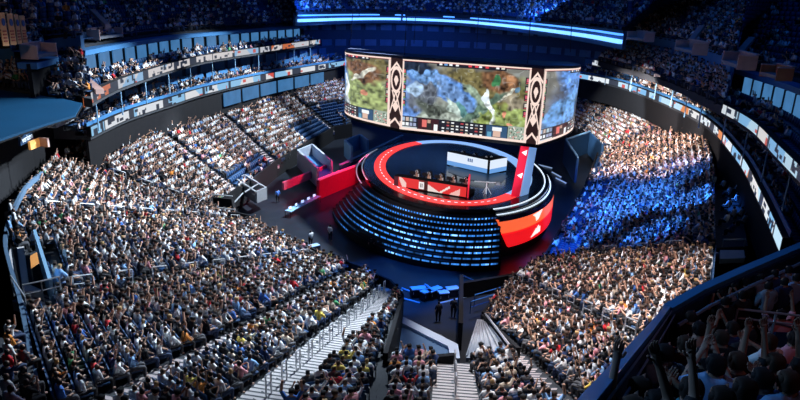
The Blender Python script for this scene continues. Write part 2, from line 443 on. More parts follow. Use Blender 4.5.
# back walls behind the last rows and front walls under the first rows
bw=MB(); fwm=MB()
def run(pts,z0,z1,mb,th=.3,m=0):
    for a,b in zip(pts,pts[1:]): mb.wall((a[0],a[1],z0),(b[0],b[1],z0),z1-z0,th,m)
for S_ in (Lst,Rst):
    for A_1,B_1 in zip(S_,S_[1:]): bw.wall(Vector((A_1[1].x,A_1[1].y,4)),Vector((B_1[1].x,B_1[1].y,4)),min(A_1[1].z,B_1[1].z)+.25-4,.2)
struct('wall_back', bw, K['black'])
def barrier(pts, top, name, mtl, side_label=None):
    mb=MB(); 
    for a,b in zip(pts,pts[1:]): mb.wall((a.x,a.y,0),(b.x,b.y,0),max(a.z,b.z)+top,.16)
    return struct(name, mb, mtl)
barrier([s[0] for s in Lst],.75,'wall_left',K['black']); barrier([s[0] for s in Rst],.75,'wall_right',K['black'])
tw=MB()
tw.wall((kK.x,kK.y,0),(cen[0].x,cen[0].y,0),kK.z+.22,.25); tw.wall((cen[0].x,cen[0].y,0),(kB.x,kB.y,0),kB.z+.22,.25)
for stn,k in ((Lst[9],kK),(Rst[0],kB)):
    a=stn[0]; v=[Vector((a.x,a.y,0)),Vector((k.x,k.y,0))]
    n=Vector((-(k-a).y,(k-a).x,0)).normalized()*.12
    q=[v[0]-n,v[1]-n,v[1]+n,v[0]+n]; t=[a-n+Vector((0,0,.6)),k-n+Vector((0,0,.6)),k+n+Vector((0,0,.6)),a+n+Vector((0,0,.6))]
    tw.add(q+t,[(0,3,2,1),(4,5,6,7),(0,1,5,4),(1,2,6,5),(2,3,7,6),(3,0,4,7)])
struct('wall_tunnel', tw, K['black'])

# ---- who sits where
def pick(sec, p):
    k=rng.choice(len(SHIRTS),p=SW); 
    if rng.random()<(.34 if proj(p)[1]<235 else .16): k=0
    if sec.side!='L' and rng.random()<.12: k=rng.choice([0,12,8])
    return SHIRTS[k]
PP=[.36,.17,.05,.08,.11,.13,.10]
RAIL=[(560,440),(590,400),(668,312),(700,288),(800,248),(900,200)]
def behind_deck(px,py):
    for (x0,y0),(x1,y1) in zip(RAIL,RAIL[1:]):
        if x0<=px<x1: return py>y0+(y1-y0)*(px-x0)/(x1-x0)+12
    return px>900
near=[]; far=[]
WHITEBOX=[(296,136),(330,133),(352,172),(300,172)]
for (p,ang,si,r,k,n) in slots:
    px,py=proj(p+Vector((0,0,1)))
    if not(-30<px<840 and -20<py<425) or behind_deck(px,py): continue
    s=secs[si]; occ=.97
    # empty blue seats by the far end, the gap of dark seats beside the left tunnel box
    if (si==0 and r<s.n*.6) or (si==1 and r<s.n*.34 and k<n*.5): occ=.04
    if si==2 and r<3: occ=.2
    if px<52 and 236<py<298: continue
    if si in (14,) and r<3: occ=.3
    if si==13 and r<5: occ=.25
    full = rng.random()<occ
    d=Vector((p.x,p.y,p.z-CZ)).length
    (near if (px>2 and px<798 and py<398) else far).append((d,p,ang,si,r,k,n,full,px,py))
near.sort(key=lambda t:t[0]); N_IND=268
indiv=[t for t in near if t[7]][:N_IND]; dmax=indiv[-1][0]
keys=set(id(t) for t in indiv)
rest=[t for t in near if id(t) not in keys]+far
seatrest=[]; 
SKINS=[('skin',(.44,.26,.19)),('skin2',(.33,.19,.13))]
def seat_where(si,r,k,n):
    s=secs[si]; w_='row %s up, '%word(r+1)
    if si==9: return w_+'seat %s left of the middle stair'%word(n-k)
    if si==10: return w_+'seat %s right of the middle stair'%word(k+1)
    if si==8: return w_+'seat %s right of the striped stair'%word(k+1)
    if si==7: return w_+'seat %s left of the striped stair'%word(n-k)
    if si==11: return w_+'seat %s, block right of the tunnel'%word(k+1)
    return w_+'seat %s, %s'%(word(k+1),s.name)
POSEW={'sit':'seated','clap':'clapping','arms_up':'cheering','one_up':'waving','phone':'filming','lean':'leaning','rest':'reclining'}
for t in indiv:
    d,p,ang,si,r,k,n,full,px,py=t
    pose=POSES[rng.choice(7,p=PP)]; sh=pick(secs[si],p); h=HAIRS[rng.choice(4,p=HW)]; pa=PANTS[rng.integers(4)]; sk=SKINS[int(rng.random()<.3)]
    o=person('spectator',p,ang+rng.normal(0,.12),pose,sh[:2],h,pa,sk[0],rng.uniform(.94,1.06))
    tag(o,('%s shirt, %s, '%(sh[0],POSEW[pose]))+seat_where(si,r,k,n),'person','spectators in the lower seating bowl')
recs=[]
def rec(p,ang,sec,scale=1.0):
    sh=pick(sec,p); h=HAIRS[rng.choice(4,p=HW)]; pa=PANTS[rng.integers(4)]; sk=SKINS[int(rng.random()<.3)]
    v=rng.uniform(.75,1.1); return (p,ang+rng.normal(0,.28),POSES[rng.choice(7,p=PP)],tuple(min(.95,c*v) for c in sh[1]),h[1],pa[1],sk[1],scale*rng.uniform(.94,1.06))
for t in rest:
    if t[7]: recs.append(rec(t[1]+Vector((rng.normal(0,.05),rng.normal(0,.05),0)),t[2],secs[t[3]],1.06))
print('crowd', len(recs), 'indiv', len(indiv), 'to', dmax)
crowd_mesh('spectator_crowd', recs, 'uncountable crowd of spectators filling the lower seating bowl around the stage')
# seats: singles where they show largest, the rest as one
pan,back,arms=seat_mb()
proto=None; IS=[t for t in near if t[0]<=dmax+.3][:270]; isk=set(id(t) for t in IS)
pm=pan.build('seat_pan',K['seat']).data; bm_=back.build('backrest',K['seat']).data; am=[a.build('armrest',K['seatmetal']).data for a in arms]
for n_ in ('seat_pan','backrest','armrest','armrest.001'): bpy.data.objects.remove(bpy.data.objects[n_])
for t in IS:
    d,p,ang,si,r,k,n,full,px,py=t
    e=thing('stadium_seat','dark blue stadium seat, '+seat_where(si,r,k,n),'seat',p,ang,'stadium seats in the lower bowl')
    for nm,me in (('seat_pan',pm),('backrest',bm_),('armrest',am[0]),('armrest',am[1])):
        o=bpy.data.objects.new(nm,me); C.objects.link(o); o.parent=e
def seats_stuff(name, lst, label, mtl):
    base=MB(); base.v+=[];
    for b in (pan,back): base.add(b.v,b.f)
    V=np.array(base.v); Q=np.array([f for f in base.f]); VV=[];FF=[]
    for i,(p,ang) in enumerate(lst):
        c,sn=math.cos(ang),math.sin(ang); W=np.empty_like(V); W[:,0]=V[:,0]*c-V[:,1]*sn+p[0]; W[:,1]=V[:,0]*sn+V[:,1]*c+p[1]; W[:,2]=V[:,2]+p[2]
        VV.append(W); FF.append(Q+i*len(V))
    o=colormesh(name,np.concatenate(VV),np.concatenate(FF),(.02,.05,.12),mtl); tag(o,label,'seats',kind='stuff'); return o
seats_stuff('stadium_seat_rows',[(t[1],t[2]) for t in near+far if id(t) not in isk],'rows of dark blue stadium seats under the lower bowl crowd',mat('row seat plastic',(.014,.05,.13),.45,noise=.15))

# ---- handrails on the aisles
def handrail(a,b,h,label,group,mtl=None,r=.035):
    """a,b: base points; two posts, top bar and mid bar"""
    e=thing('handrail',label,'handrail',a,0,group); up=Vector((0,0,h))
    tb=MB(); tb.bar(a+up,b+up,r); tb.build('top_bar',mtl or K['steel'],e)
    mb=MB(); mb.bar(a+up*.55,b+up*.55,r*.7); mb.build('middle_bar',mtl or K['steel'],e)
    for q in (a,b): pm_=MB(); pm_.bar(q,q+up,r); pm_.build('post',mtl or K['steel'],e)
    return e
def aisle_rails(stn, lab, grp, u0_=.06,u1_=.95,gap=2.3,l=1.1,h=.95):
    L=(stn[1]-stn[0]).length; n=int(L*(u1_-u0_)/gap)
    for i in range(n):
        u=u0_+(u1_-u0_)*i/n; a=on(stn,u); b=on(stn,u+l/L)
        x,y=proj(a); 
        if not(-5<x<805 and y<402) or behind_deck(x,y-2): continue
        handrail(a+Vector((0,0,.05)),b+Vector((0,0,.05)),h,'%s handrail from the floor, %s'%(ordw(i+1),lab),grp)
aisle_rails(Lst[8],'down the middle of the striped stair','handrails on the striped stair',gap=1.6,l=.5)
aisle_rails(Lst[6],'on the aisle along the left block','handrails on the left aisle')
aisle_rails(Lst[5],'on the aisle below the left corner block','handrails on the upper left aisle')
aisle_rails(Lst[4],'on the aisle above the left corner block','handrails on the corner aisle')
aisle_rails(Rst[2],'on the aisle at the foot of the blue-lit block','handrails on the blue-lit aisle',gap=2.6,l=1.4)
aisle_rails(Rst[1],'on the near right aisle','handrails on the near right aisle')
aisle_rails(cen,'on the middle stair','handrails on the middle stair',gap=1.7,l=.6)
# ---------------------------------------------------------------- stage
EC=Vector((5.6,68.0)); ERX,ERY=9.7,14.9; ZS=4.5
def epath(k,p0,p1,n=None):
    """ellipse around the stage, grown by k metres, angles in degrees"""
    n=n or max(8,int(abs(p1-p0)/3)); out=[]
    for i in range(n+1):
        a=math.radians(p0+(p1-p0)*i/n); out.append((EC.x+(ERX+k)*math.cos(a), EC.y+(ERY+k)*math.sin(a)))
    return out
ring_full=epath(0,0,360,120)[:-1]
stage=thing('stage','round raised esports stage with glowing red and blue ring in the arena centre','stage',(EC.x,EC.y,0))
m=MB(); m.prism(epath(-.15,0,360,120)[:-1],.0,ZS-.02); m.build('deck',K['blackgloss'],stage)
m=MB(); m.sweep(ring_full,[(-.0,ZS-.35),(-.0,ZS),(.7,ZS),(.7,ZS-.35)],closed=True); m.build('rim',K['blackgloss'],stage)
# two light bands of the ring: red round the front, pale blue round the back
def bandpart(name,k0,k1,z,h,p0,p1,mtl,lab=None):
    m=MB(); m.sweep(epath(0,p0,p1),[(-k0,z),(-k0,z+h),(-k1,z+h),(-k1,z)]); o=m.build(name,mtl,stage)
    if lab: o['label']=lab
    return o
# sweep normal is the left-hand one: for anticlockwise paths it points inward, so outward growth k is -offset
redband=mat('red led ring', (1,.1,.1), .5, emit=1.15, ecol=(1,.055,.05)); bluband=mat('pale blue led ring',(.4,.6,1),.5,emit=.85,ecol=(.30,.55,1))
bandpart('light_ring',-1.1,-2.35,ZS,.05,118,312,redband,'red glowing half of the stage ring')
bandpart('light_ring',-1.1,-2.35,ZS,.05,-48,118,bluband,'pale blue glowing half of the stage ring')
# dashed light marks on the band
m=MB()
for a in range(150,300,5):
    m.sweep(epath(0,a,a+2.2,3),[(1.7,ZS+.05),(1.7,ZS+.07),(1.78,ZS+.07),(1.78,ZS+.05)])
m.build('light_dashes',K['led_white'],stage)
# stepped lip with white light lines at the right front
for i,(k,z) in enumerate(((.15,ZS-.15),(.75,ZS-.5))):
    bandpart('light_line',k,k+.12,z+.12,.05,-74,20,K['led_white'])
    bandpart('light_line',k,k+.12,z+.12,.05,150,205,mat('dim light line',(.5,.6,.7),.5,emit=.35,ecol=(.5,.6,.8)))
    bandpart('step',k-.2,k+.5,z-.4,.5,-74,205-360 if False else 20,K['blackgloss'])
# terraced steps with blue light strips at the left front
tier_mat=mat('blue dotted led strip',attr=True,emit=2.0,rough=.5)
for i in range(9):
    k0=.5+i*.33; z=ZS-.45-i*.40
    p0=200-i*.5; p1=288-i*.6
    m=MB(); m.sweep(epath(0,p0,p1),[(-k0+.3,0.05),(-k0+.3,z),(-k0-.31,z),(-k0-.31,.05)]); stp=m.build('stage_step',K['black'],stage)
    pth=epath(k0+.36,p0,p1,60)[::-1]
    W=240; img=np.zeros((3,W,3)); nz=rng.random(W)
    sm=np.convolve(rng.random(W),np.ones(17)/17,'same'); 
    for x in range(W):
        on_= (x%4<2) if i<3 else (x%9<7)
        edge=min(1,(x)/60+.25) if True else 1
        fade=min(1,(W-x)/110.0)
        b_=(.15+1.3*max(0,sm[x]-.38)*4)*(.6+.4*nz[x]) if on_ else .02
        b_*=fade*(1.0 if i<7 else .7)
        img[:,x]=(b_*.05,b_*.27,b_*.9)
        if b_>.9: img[:,x]=(b_*.22,b_*.5,b_)
    screen_mesh('light_strip',pth,z-.24,z-.09,img,tier_mat,stp,off=0)
# curved LED wall on the right front: orange band over red band
orange=mat('orange led panel',(1,.3,.15),.5,emit=1.0,ecol=(1,.13,.035)); redp=mat('red led panel',(1,.05,.05),.5,emit=1.0,ecol=(.85,.008,.012))
def cutwall(name,z0,z1,pa0,pa1,pb,mtl,lab,k=1.25):
    """wall with a slanting left edge: angle pa0 at its foot, pa1 at its top"""
    m=MB(); n=40; v=[]
    for i in range(n+1):
        t=i/n
        for (pa,z) in ((pa0,z0),(pa1,z1)):
            a=math.radians(pa+(pb-pa)*t)
            for kk in (k,k-.3): v.append((EC.x+(ERX+kk)*math.cos(a),EC.y+(ERY+kk)*math.sin(a),z))
    f=[]
    for i in range(n):
        a=i*4; b=a+4
        f+= [(a,b,b+2,a+2),(a+1,a+3,b+3,b+1),(a+2,b+2,b+3,a+3),(a,a+1,b+1,b)]
    f+=[(0,2,3,1),(n*4,n*4+1,n*4+3,n*4+2)]
    m.add(v,f); o=m.build(name,mtl,stage); o['label']=lab; return o
cutwall('led_wall',2.45,3.75,-71,-74,-17,orange,'orange glowing band of the stage wall')
cutwall('led_wall',1.0,2.35,-66.5,-70.5,-21,redp,'red glowing band of the stage wall')
m=MB(); m.sweep(epath(0,-74,-5),[(-.2,.02),(-.2,3.75),(-.93,3.75),(-.93,.02)]); m.build('wall_core',K['black'],stage)
# marks on the bands
def decal(name,polys,phi,zc,w,h,k,mtl,parent,th=.05):
    """flat white marks laid on the curved wall; polygon points in 0..1, y up"""
    m=MB()
    for poly in polys:
        v=[]
        for kk in (k,k+th):
            for (x,y) in poly:
                a=math.radians(phi)+ (x-.5)*w/((ERX+ERY)/2+1)
                v.append((EC.x+(ERX+kk)*math.cos(a),EC.y+(ERY+kk)*math.sin(a),zc+(y-.5)*h))
        n=len(poly); m.add(v,[tuple(range(n)),tuple(range(2*n-1,n-1,-1))]+[(i,(i+1)%n,n+(i+1)%n,n+i) for i in range(n)])
    return m.build(name,mtl,parent)
wmark=mat('white led mark',(1,1,1),.5,emit=1.1,ecol=(1,.9,.85))
decal('emblem',[[(0,.86),(.62,.92),(.42,.10),(.30,.55)],[(.66,.92),(1,.98),(.62,.25),(.50,.18)]],-48,3.1,1.9,1.0,1.27,wmark,stage)
decal('emblem',[[(0,.05),(.62,.20),(.50,.80)],[(.64,.15),(.76,.18),(.72,1),(.60,.8)],[(.82,.2),(.95,.23),(.92,.8),(.80,.72)]],-48,1.68,1.9,.95,1.27,wmark,stage)
# tall two-sided light tower at the right of the stage
bA=at(511,197,ZS); bB=at(527,182,ZS)
tower=thing('light_tower','tall slanting screen tower, red face and pale blue face, right of the stage','screen',(bA.x,bA.y,ZS))
hp=5.6
d1=(bB-bA); 
red_im=mat('deep red screen',(.8,.02,.06),.4,emit=.75,ecol=(.62,.008,.03)); blu_im=mat('pale blue screen',(.3,.5,.9),.4,emit=.6,ecol=(.22,.42,.75))
a0=bA; a1=at(519,197,ZS); b1=at(530,185,ZS)
def slab(name,p,q,h,sh,mtl,par,th=.18,z=ZS+.05):
    m=MB(); P=Vector((p.x,p.y,z)); Q=Vector((q.x,q.y,z)); n=Vector((-(Q-P).y,(Q-P).x,0)).normalized()*th/2; up=Vector((sh[0],sh[1],h))
    qd=[P-n,Q-n,Q+n,P+n]; m.add(qd+[x+up for x in qd],[(0,3,2,1),(4,5,6,7),(0,1,5,4),(1,2,6,5),(2,3,7,6),(3,0,4,7)]); return m.build(name,mtl,par)
r1=slab('red_face',a0,a1,hp,(.55,0),red_im,tower); slab('blue_face',a1+Vector((.1,.1,0)),a1+Vector((1.0,1.0,0)),hp,(.45,0),blu_im,tower)
m=MB(); 
for i in range(2):
    z=ZS+2.2+i*2.2; p=a0+Vector((.15+.1*(z-ZS)*1,-.14,0)); m.add([(p.x,p.y,z),(p.x+.5,p.y,z+.25),(p.x+.42,p.y,z-.3),(p.x+.5,p.y-.03,z+.25)],[(0,2,1),(0,1,3),(1,2,3),(0,3,2)])
m.build('emblem',wmark,r1)
# ---- player desks
def desk(label,px0,px1,img,mtl,depth=.9,h=1.0,z=ZS):
    a=at(*px0,z); b=at(*px1,z); e=thing('player_desk',label,'desk',a,0); d=(b-a).normalized(); n=Vector((-d.y,d.x,0))
    if n.y<0: n=-n
    m=MB(); m.prism([(a.x,a.y),(b.x,b.y),(b.x+n.x*depth,b.y+n.y*depth),(a.x+n.x*depth,a.y+n.y*depth)],z+h-.06,z+h); m.build('desktop',K['black'],e)
    m=MB(); m.prism([(a.x,a.y),(b.x,b.y),(b.x+n.x*.15,b.y+n.y*.15),(a.x+n.x*.15,a.y+n.y*.15)],z+.05,z+h-.06); cr=m.build('front_panel',K['black'],e)
    screen_mesh('front_screen',[(a.x,a.y),(b.x,b.y)],z+.08,z+h-.02,img,mtl,cr,off=-.03)
    for q in (a,b):
        m=MB(); p=q+n*.1; m.prism([(p.x-.06,p.y),(p.x+.06,p.y),(p.x+n.x*depth*.8+.06,p.y+n.y*depth*.8),(p.x+n.x*depth*.8-.06,p.y+n.y*depth*.8)],z+.05,z+h-.06); m.build('side_panel',K['black'],e)
    return a,b,d,n,e
scr=mat('led screen',attr=True,emit=1.0,rough=.4)
def red_img(W=96,H=12):
    I=np.zeros((H,W,3)); I[:]=(.75,.03,.03)
    for y in range(H):
        for x in range(W):
            q=(x*1.0+ y*2.2)
            if 6<x<17 and (x-6)<y*1.1+4 and (x-6)>y*.5-1: I[y,x]=(.9,.6,.55)
            if x<6: I[y,x]=(.08,.01,.02)
            if 34<=x<41: I[y,x]=(.9,.85,.85) if 1<y<11 else (.2,.02,.02)
            if 36<=x<39 and 3<y<9: I[y,x]=(.05,.03,.03) if x!=37 else (.8,.8,.8)
            if 44<x<62 and y>(x-42)*.5+1: I[y,x]=(.85,.7,.66)
            if 41<=x<46: I[y,x]=(.05,.01,.01)
            if 62<=x<75 and abs((x-62)*.7-(11-y))<1.5: I[y,x]=(.9,.75,.7)
            if 75<=x<88 and y>10-(x-75)*.6 and y<13-(x-80)*.3: I[y,x]=(.88,.5,.45)
    return I
def blue_img(W=64,H=12,dark=False):
    I=np.zeros((H,W,3)); I[:H//2+2]=(.75,.85,1.0); I[H//2+2:]=(.14,.35,.75)  # white front over a blue band that includes its reflection, painted in
    if not dark:
        for x in (33,36,39): I[2:5,x:x+2]=(.05,.12,.3)
    return I
dk1=desk('long red and white player desk with five seats at the front of the stage',(394,186),(466,198),red_img(),scr,h=1.05)
dk2=desk('pale blue player desk at the back of the stage',(447,165),(487,174),blue_img(),scr,h=1.55)
dk3=desk('short pale blue desk wing turned to the right of the stage',(489,174.5),(506,171),blue_img(40,12,True),scr,h=1.55)
m=MB(); e1=dk1[1]; m.wall(e1+Vector((.15,0,0)),e1+Vector((.35,1.2,0)),2.0,.12); o=m.build('end_post',mat('red end post',(.9,.05,.08),.5,emit=.7,ecol=(.8,.02,.05)),dk1[4]); o['label']='glowing red end post'
# gaming chairs and seated players with headsets
def gaming_chair(p,ang,label):
    e=thing('gaming_chair',label,'chair',p,ang,'gaming chairs behind the desks')
    q=MB(); q.box((-.26,-.22,.42),(.26,.28,.52)); o=q.build('seat',K['black']); 
    q=MB(); q.add([(-.24,-.2,.5),(.24,-.2,.5),(.28,-.28,.95),(.18,-.33,1.32),(-.18,-.33,1.32),(-.28,-.28,.95),(-.24,-.3,.5),(.24,-.3,.5),(.28,-.38,.95),(.18,-.41,1.32),(-.18,-.41,1.32),(-.28,-.38,.95)],
        [(0,1,2,5),(5,2,3,4),(7,6,11,8),(8,11,10,9),(1,7,8,2),(2,8,9,3),(3,9,10,4),(4,10,11,5),(5,11,6,0),(0,6,7,1)]); o2=q.build('backrest',K['black'])
    q=MB(); q.bar((0,0,.08),(0,0,.42),.04)
    for i in range(5):
        t=2*PI*i/5; q.bar((0,0,.1),(.3*math.cos(t),.3*math.sin(t),.05),.03)
    o3=q.build('base',K['seatmetal'])
    for x in (o,o2,o3): x.parent=e
    return e
def headset(parent_obj,col):
    q=MB(); n=10
    for i in range(n):
        a=PI*i/n; b=PI*(i+1)/n; q.bar((math.cos(a)*.125,.03,1.17+math.sin(a)*.15),(math.cos(b)*.125,.03,1.17+math.sin(b)*.15),.022,5)
    for s in (-1,1): q.bar((s*.10,.03,1.15),(s*.16,.03,1.15),.055,8)
    o=q.build('headset',col); o.parent=parent_obj; o['label']='white headset'; return o
zd=Vector((0,0,0))
def player(p,ang,shirt,label,grp):
    o=person('player',p,ang,'type',shirt,HAIRS[int(rng.integers(3))],PANTS[0],'skin',1.0); tag(o,label,'person',grp); headset(o,K['white']); return o
for dk in (dk1,dk2,dk3):
    a,b,d,n,e_=dk; h_=.24; m=MB(); o1,o2=a+n*.95,b+n*.95
    m.prism([o1[:2],o2[:2],(o2+n*1.5)[:2],(o1+n*1.5)[:2]],ZS-.01,ZS+h_); m.build('platform',K['black'],e_)
cardp={0:'leftmost',1:'second from left',2:'middle',3:'second from right',4:'rightmost'}
a,b,d,n,_=dk1
for i in range(5):
    p=a.lerp(b,.24+.17*i)+n*1.35; p.z=ZS+.25; ang=math.atan2(-n.y,-n.x)-PI/2
    gaming_chair(p,ang,'black gaming chair of the %s player at the red desk'%cardp[i])
    player(p,ang,('white',(.8,.8,.82)),'%s player in white with headset at the red desk'%cardp[i],'players at the red desk')
    # monitor
    mo=thing('monitor','black monitor before the %s player at the red desk'%cardp[i],'monitor',a.lerp(b,.24+.17*i)+n*.35+Vector((0,0,1.25)),ang+PI,'monitors on the red desk')
    q=MB(); q.box((-.28,-.03,.12),(.28,.02,.46)); x=q.build('screen',K['black']); x.parent=mo
    q=MB(); q.box((-.1,-.1,0),(.1,.1,.02)); q.box((-.02,-.02,0),(.02,.02,.15)); x=q.build('stand',K['black']); x.parent=mo
for (dk,cnt,offs,nm) in ((dk2,3,.2,'blue desk'),(dk3,2,.3,'blue desk wing')):
    a,b,d,n,_=dk
    for i in range(cnt):
        p=a.lerp(b,offs+.3*i)+n*1.35; p.z=ZS+.25; ang=math.atan2(-n.y,-n.x)-PI/2
        w_=['leftmost','middle','rightmost'][i if cnt==3 else (0,2)[i]]
        gaming_chair(p,ang,'black gaming chair of the %s player at the %s'%(w_,nm))
        player(p,ang,('white',(.8,.82,.85)),'%s player in white with headset at the %s'%(w_,nm),'players at the '+nm)
# pale floor mark in front of the blue desk, host pair on the right of the deck
def flatpoly(pix,z,name,mtl,parent,th=.03):
    P=[at(*p,z) for p in pix]; m=MB(); m.prism([p[:2] for p in P],z,z+th); return m.build(name,mtl,parent)
pale=mat('pale floor projection',(.45,.62,.85),.5,noise=.05,emit=.55,ecol=(.35,.55,.9))
flatpoly([(453,167),(468,160),(466,167.5)],ZS,'emblem',pale,stage); flatpoly([(466.5,168),(468,161.5),(475,163),(474,168.5)],ZS,'emblem',pale,stage)
bluepool=mat('deep blue deck screen',(.02,.10,.25),.35,emit=.16,ecol=(.02,.22,.6),noise=.4,nscale=.5)  # pool of blue light put onto the deck as a faintly glowing patch
flatpoly([(448,172),(452,160),(480,166),(508,176),(500,184),(470,180)],ZS-.015,'floor_screen',bluepool,stage)
# loose broadcast gear at the front right of the deck
g=thing('camera_jib','white camera crane arm on the front right of the stage','camera crane',at(486,196,ZS))
q=MB(); q.bar(at(474,190,ZS)+Vector((0,0,.9)),at(497,196,ZS)+Vector((0,0,1.3)),.06); q.build('arm',K['white'],g)
q=MB(); pb_=at(486,194,ZS); q.bar(pb_,pb_+Vector((0,0,1.1)),.06)
for i in range(3): q.bar(pb_+Vector((0,0,.8)),pb_+Vector((.5*math.cos(i*2.1),.5*math.sin(i*2.1),0)),.035)
q.build('tripod',K['white'],g)
q=MB(); ph=at(497,196,ZS); q.box((ph.x-.2,ph.y-.15,ph.z+1.1),(ph.x+.2,ph.y+.25,ph.z+1.4)); q.build('camera_head',K['grey'],g)
# ---------------------------------------------------------------- hanging screens
def vnoise(H,W,s):
    gh,gw=int(H/s)+2,int(W/s)+2; g=rng.random((gh,gw)); y=np.arange(H)/s; x=np.arange(W)/s; yi=y.astype(int); xi=x.astype(int); fy=(y-yi)[:,None]; fx=(x-xi)[None,:]
    fy=fy*fy*(3-2*fy); fx=fx*fx*(3-2*fx)
    return (g[yi][:,xi]*(1-fy)*(1-fx)+g[yi][:,xi+1]*(1-fy)*fx+g[yi+1][:,xi]*fy*(1-fx)+g[yi+1][:,xi+1]*fy*fx)
def paint(W,H,blobs,base=(.2,.2,.18)):
    I=np.zeros((H,W,3)); I[:]=base; Y,X=np.mgrid[0:H,0:W]; Y=Y/H; X=X/W*(W/H)
    n1=vnoise(H,W,H/14); n2=vnoise(H,W,H/30); n3=vnoise(H,W,H/6)
    I*= (.5+n1)[:,:,None]
    for (cx,cy,rx,ry,ang,col,s) in blobs:
        cx*=W/H; a=math.radians(ang); dx=X-cx+(n3-.5)*.12; dy=Y-cy+(n1-.5)*.10
        u=(dx*math.cos(a)+dy*math.sin(a))/rx; v=(-dx*math.sin(a)+dy*math.cos(a))/ry
        w_=np.clip((1.15-np.sqrt(u*u+v*v))*s,0,1)[:,:,None]; c=np.array(col)*(.25+.95*n1+.9*(n2-.4))[:,:,None]
        I=I*(1-w_)+c*w_
    n4=vnoise(H,W,H/11); n5=vnoise(H,W,H/22)
    line=np.exp(-((n4-.5)/.02)**2)*(n5>.35); I*= (1-.35*line)[:,:,None]
    hi_=np.exp(-((n4-.62)/.03)**2)*(n5>.5); I=I+(.12*hi_)[:,:,None]*np.array((.8,.95,1.))
    return np.clip(I,0,1)
BLU=(.13,.30,.72); GRN=(.26,.33,.09); OLV=(.20,.17,.07); BRN=(.20,.10,.05); GRY=(.28,.34,.36); DRK=(.04,.06,.07)
game=[(.3,.85,.8,.3,0,(.25,.30,.26),2),(.80,.6,.65,.45,0,GRN,3),(.72,.3,.7,.18,15,OLV,3),(.78,.22,.28,.16,20,BRN,4),(.9,.45,.2,.1,30,(.32,.28,.2),3),
 (.30,.32,.62,.17,24,BLU,4),(.22,.22,.30,.13,20,(.2,.42,.85),4),(.42,.45,.36,.12,38,(.16,.3,.6),4),(.07,.58,.2,.28,10,(.12,.25,.6),4),(.17,.5,.22,.2,-20,(.12,.14,.18),4),(.10,.42,.12,.1,0,(.35,.5,.7),4),
 (.30,.70,.36,.10,20,(.10,.12,.10),3),(.34,.80,.5,.09,-10,(.42,.48,.42),4),(.48,.68,.3,.06,40,(.55,.68,.62),4),(.52,.74,.22,.05,60,(.1,.25,.25),4),(.64,.60,.42,.05,-35,(.12,.2,.15),4),(.60,.42,.25,.05,35,(.3,.4,.3),3),
 (.72,.60,.035,.26,-12,(.8,.88,.9),6),(.69,.45,.05,.04,0,(.75,.85,.95),5),(.88,.68,.28,.12,0,(.33,.42,.14),4),(.85,.62,.03,.04,0,(.85,.35,.22),6),(.86,.76,.04,.03,0,(.9,.4,.25),6),
 (.74,.22,.06,.08,0,(.05,.2,.08),6),(.86,.2,.06,.07,0,(.4,.2,.1),6),(.85,.38,.14,.018,-35,(.6,.6,.5),6),(.93,.3,.04,.05,0,(.1,.2,.3),5),(.12,.08,.25,.08,0,(.02,.03,.06),4)]
def hud(I,left=True,full=True):
    H,W,_=I.shape; P=lambda x0,y0,x1,y1,c: I.__setitem__((slice(int(y0*H),max(int(y0*H)+1,int(y1*H))),slice(int(x0*W),max(int(x0*W)+1,int(x1*W)))),c)
    BK=(.012,.012,.02); Wt=(.75,.78,.8); Rd=(.65,.05,.07); Bl=(.12,.3,.6)
    I[:int(H*.8)]=I[:int(H*.8)]*.95; P(0,0,1,.035,BK)
    P(.28,.0,.82,.07,BK)
    for x,c in ((.3,Wt),(.34,Bl),(.38,Wt),(.43,Wt),(.48,BK),(.53,Rd),(.58,Rd),(.61,Wt),(.66,Rd),(.74,Wt),(.78,(.6,.6,.5))): P(x,.012,x+.025,.05,c)
    for k in range(5):
        P(.0,.13+k*.11,.035,.22+k*.11,BK); P(.006,.145+k*.11,.028,.19+k*.11,(.6,.15,.15) if k%2==0 else (.5,.35,.25)); P(.0,.2+k*.11,.03,.212+k*.11,(.2,.6,.2))
        P(.965,.13+k*.11,1,.22+k*.11,BK); P(.972,.145+k*.11,.993,.19+k*.11,(.55,.5,.45) if k%2 else (.55,.1,.15)); P(.97,.2+k*.11,1,.212+k*.11,(.6,.1,.1))
    P(0,.80,1,1,BK)
    for k in range(4): P(.012+k*.032,.815,.036+k*.032,.87,[(.35,.45,.6),(.5,.4,.35),(.4,.5,.55),(.2,.25,.4)][k]); P(.012+k*.032,.89,.036+k*.032,.935,Wt if k<2 else (.3,.35,.5))
    P(.012,.95,.14,.985,(.55,.58,.6))
    P(.15,.81,.32,.99,(.04,.01,.015)); P(.18,.83,.22,.93,(.65,.15,.13)); P(.22,.87,.26,.97,(.02,.02,.02)); P(.225,.825,.25,.87,(.45,.3,.22)); P(.28,.88,.31,.97,Wt)
    for r in range(4):
        for k in range(9):
            x=.345+k*.038
            P(x,.822+r*.043,x+.022,.842+r*.043,[Wt,(.35,.2,.15),Wt,(.02,.02,.03),(.45,.05,.06),(.5,.45,.35),Wt,(.3,.35,.4),Wt][(k+r*3)%9])
    P(.70,.81,.86,.99,(.03,.08,.16)); P(.755,.87,.81,.97,(.6,.4,.32)); P(.745,.83,.82,.88,Wt); P(.75,.96,.82,.99,(.05,.05,.06)); P(.71,.9,.74,.98,(.1,.3,.45))
    P(.865,.79,.99,.995,(.30,.36,.30)); 
    for q in range(60):
        x=.87+rng.random()*.11; y=.80+rng.random()*.18; P(x,y,x+.008,y+.015,[(.7,.75,.7),(.05,.08,.05),(.12,.2,.15),(.6,.2,.2)][int(rng.integers(4))])
    return I
CREAM=(.80,.62,.55)
def framed(I,b=2,top=2,bot=3):
    I=I.copy(); I[:top]=CREAM; I[-bot:]=CREAM; I[:,:b]=CREAM; I[:,-b:]=CREAM; I[top]=(.35,.02,.03); return I
ZT=17.0
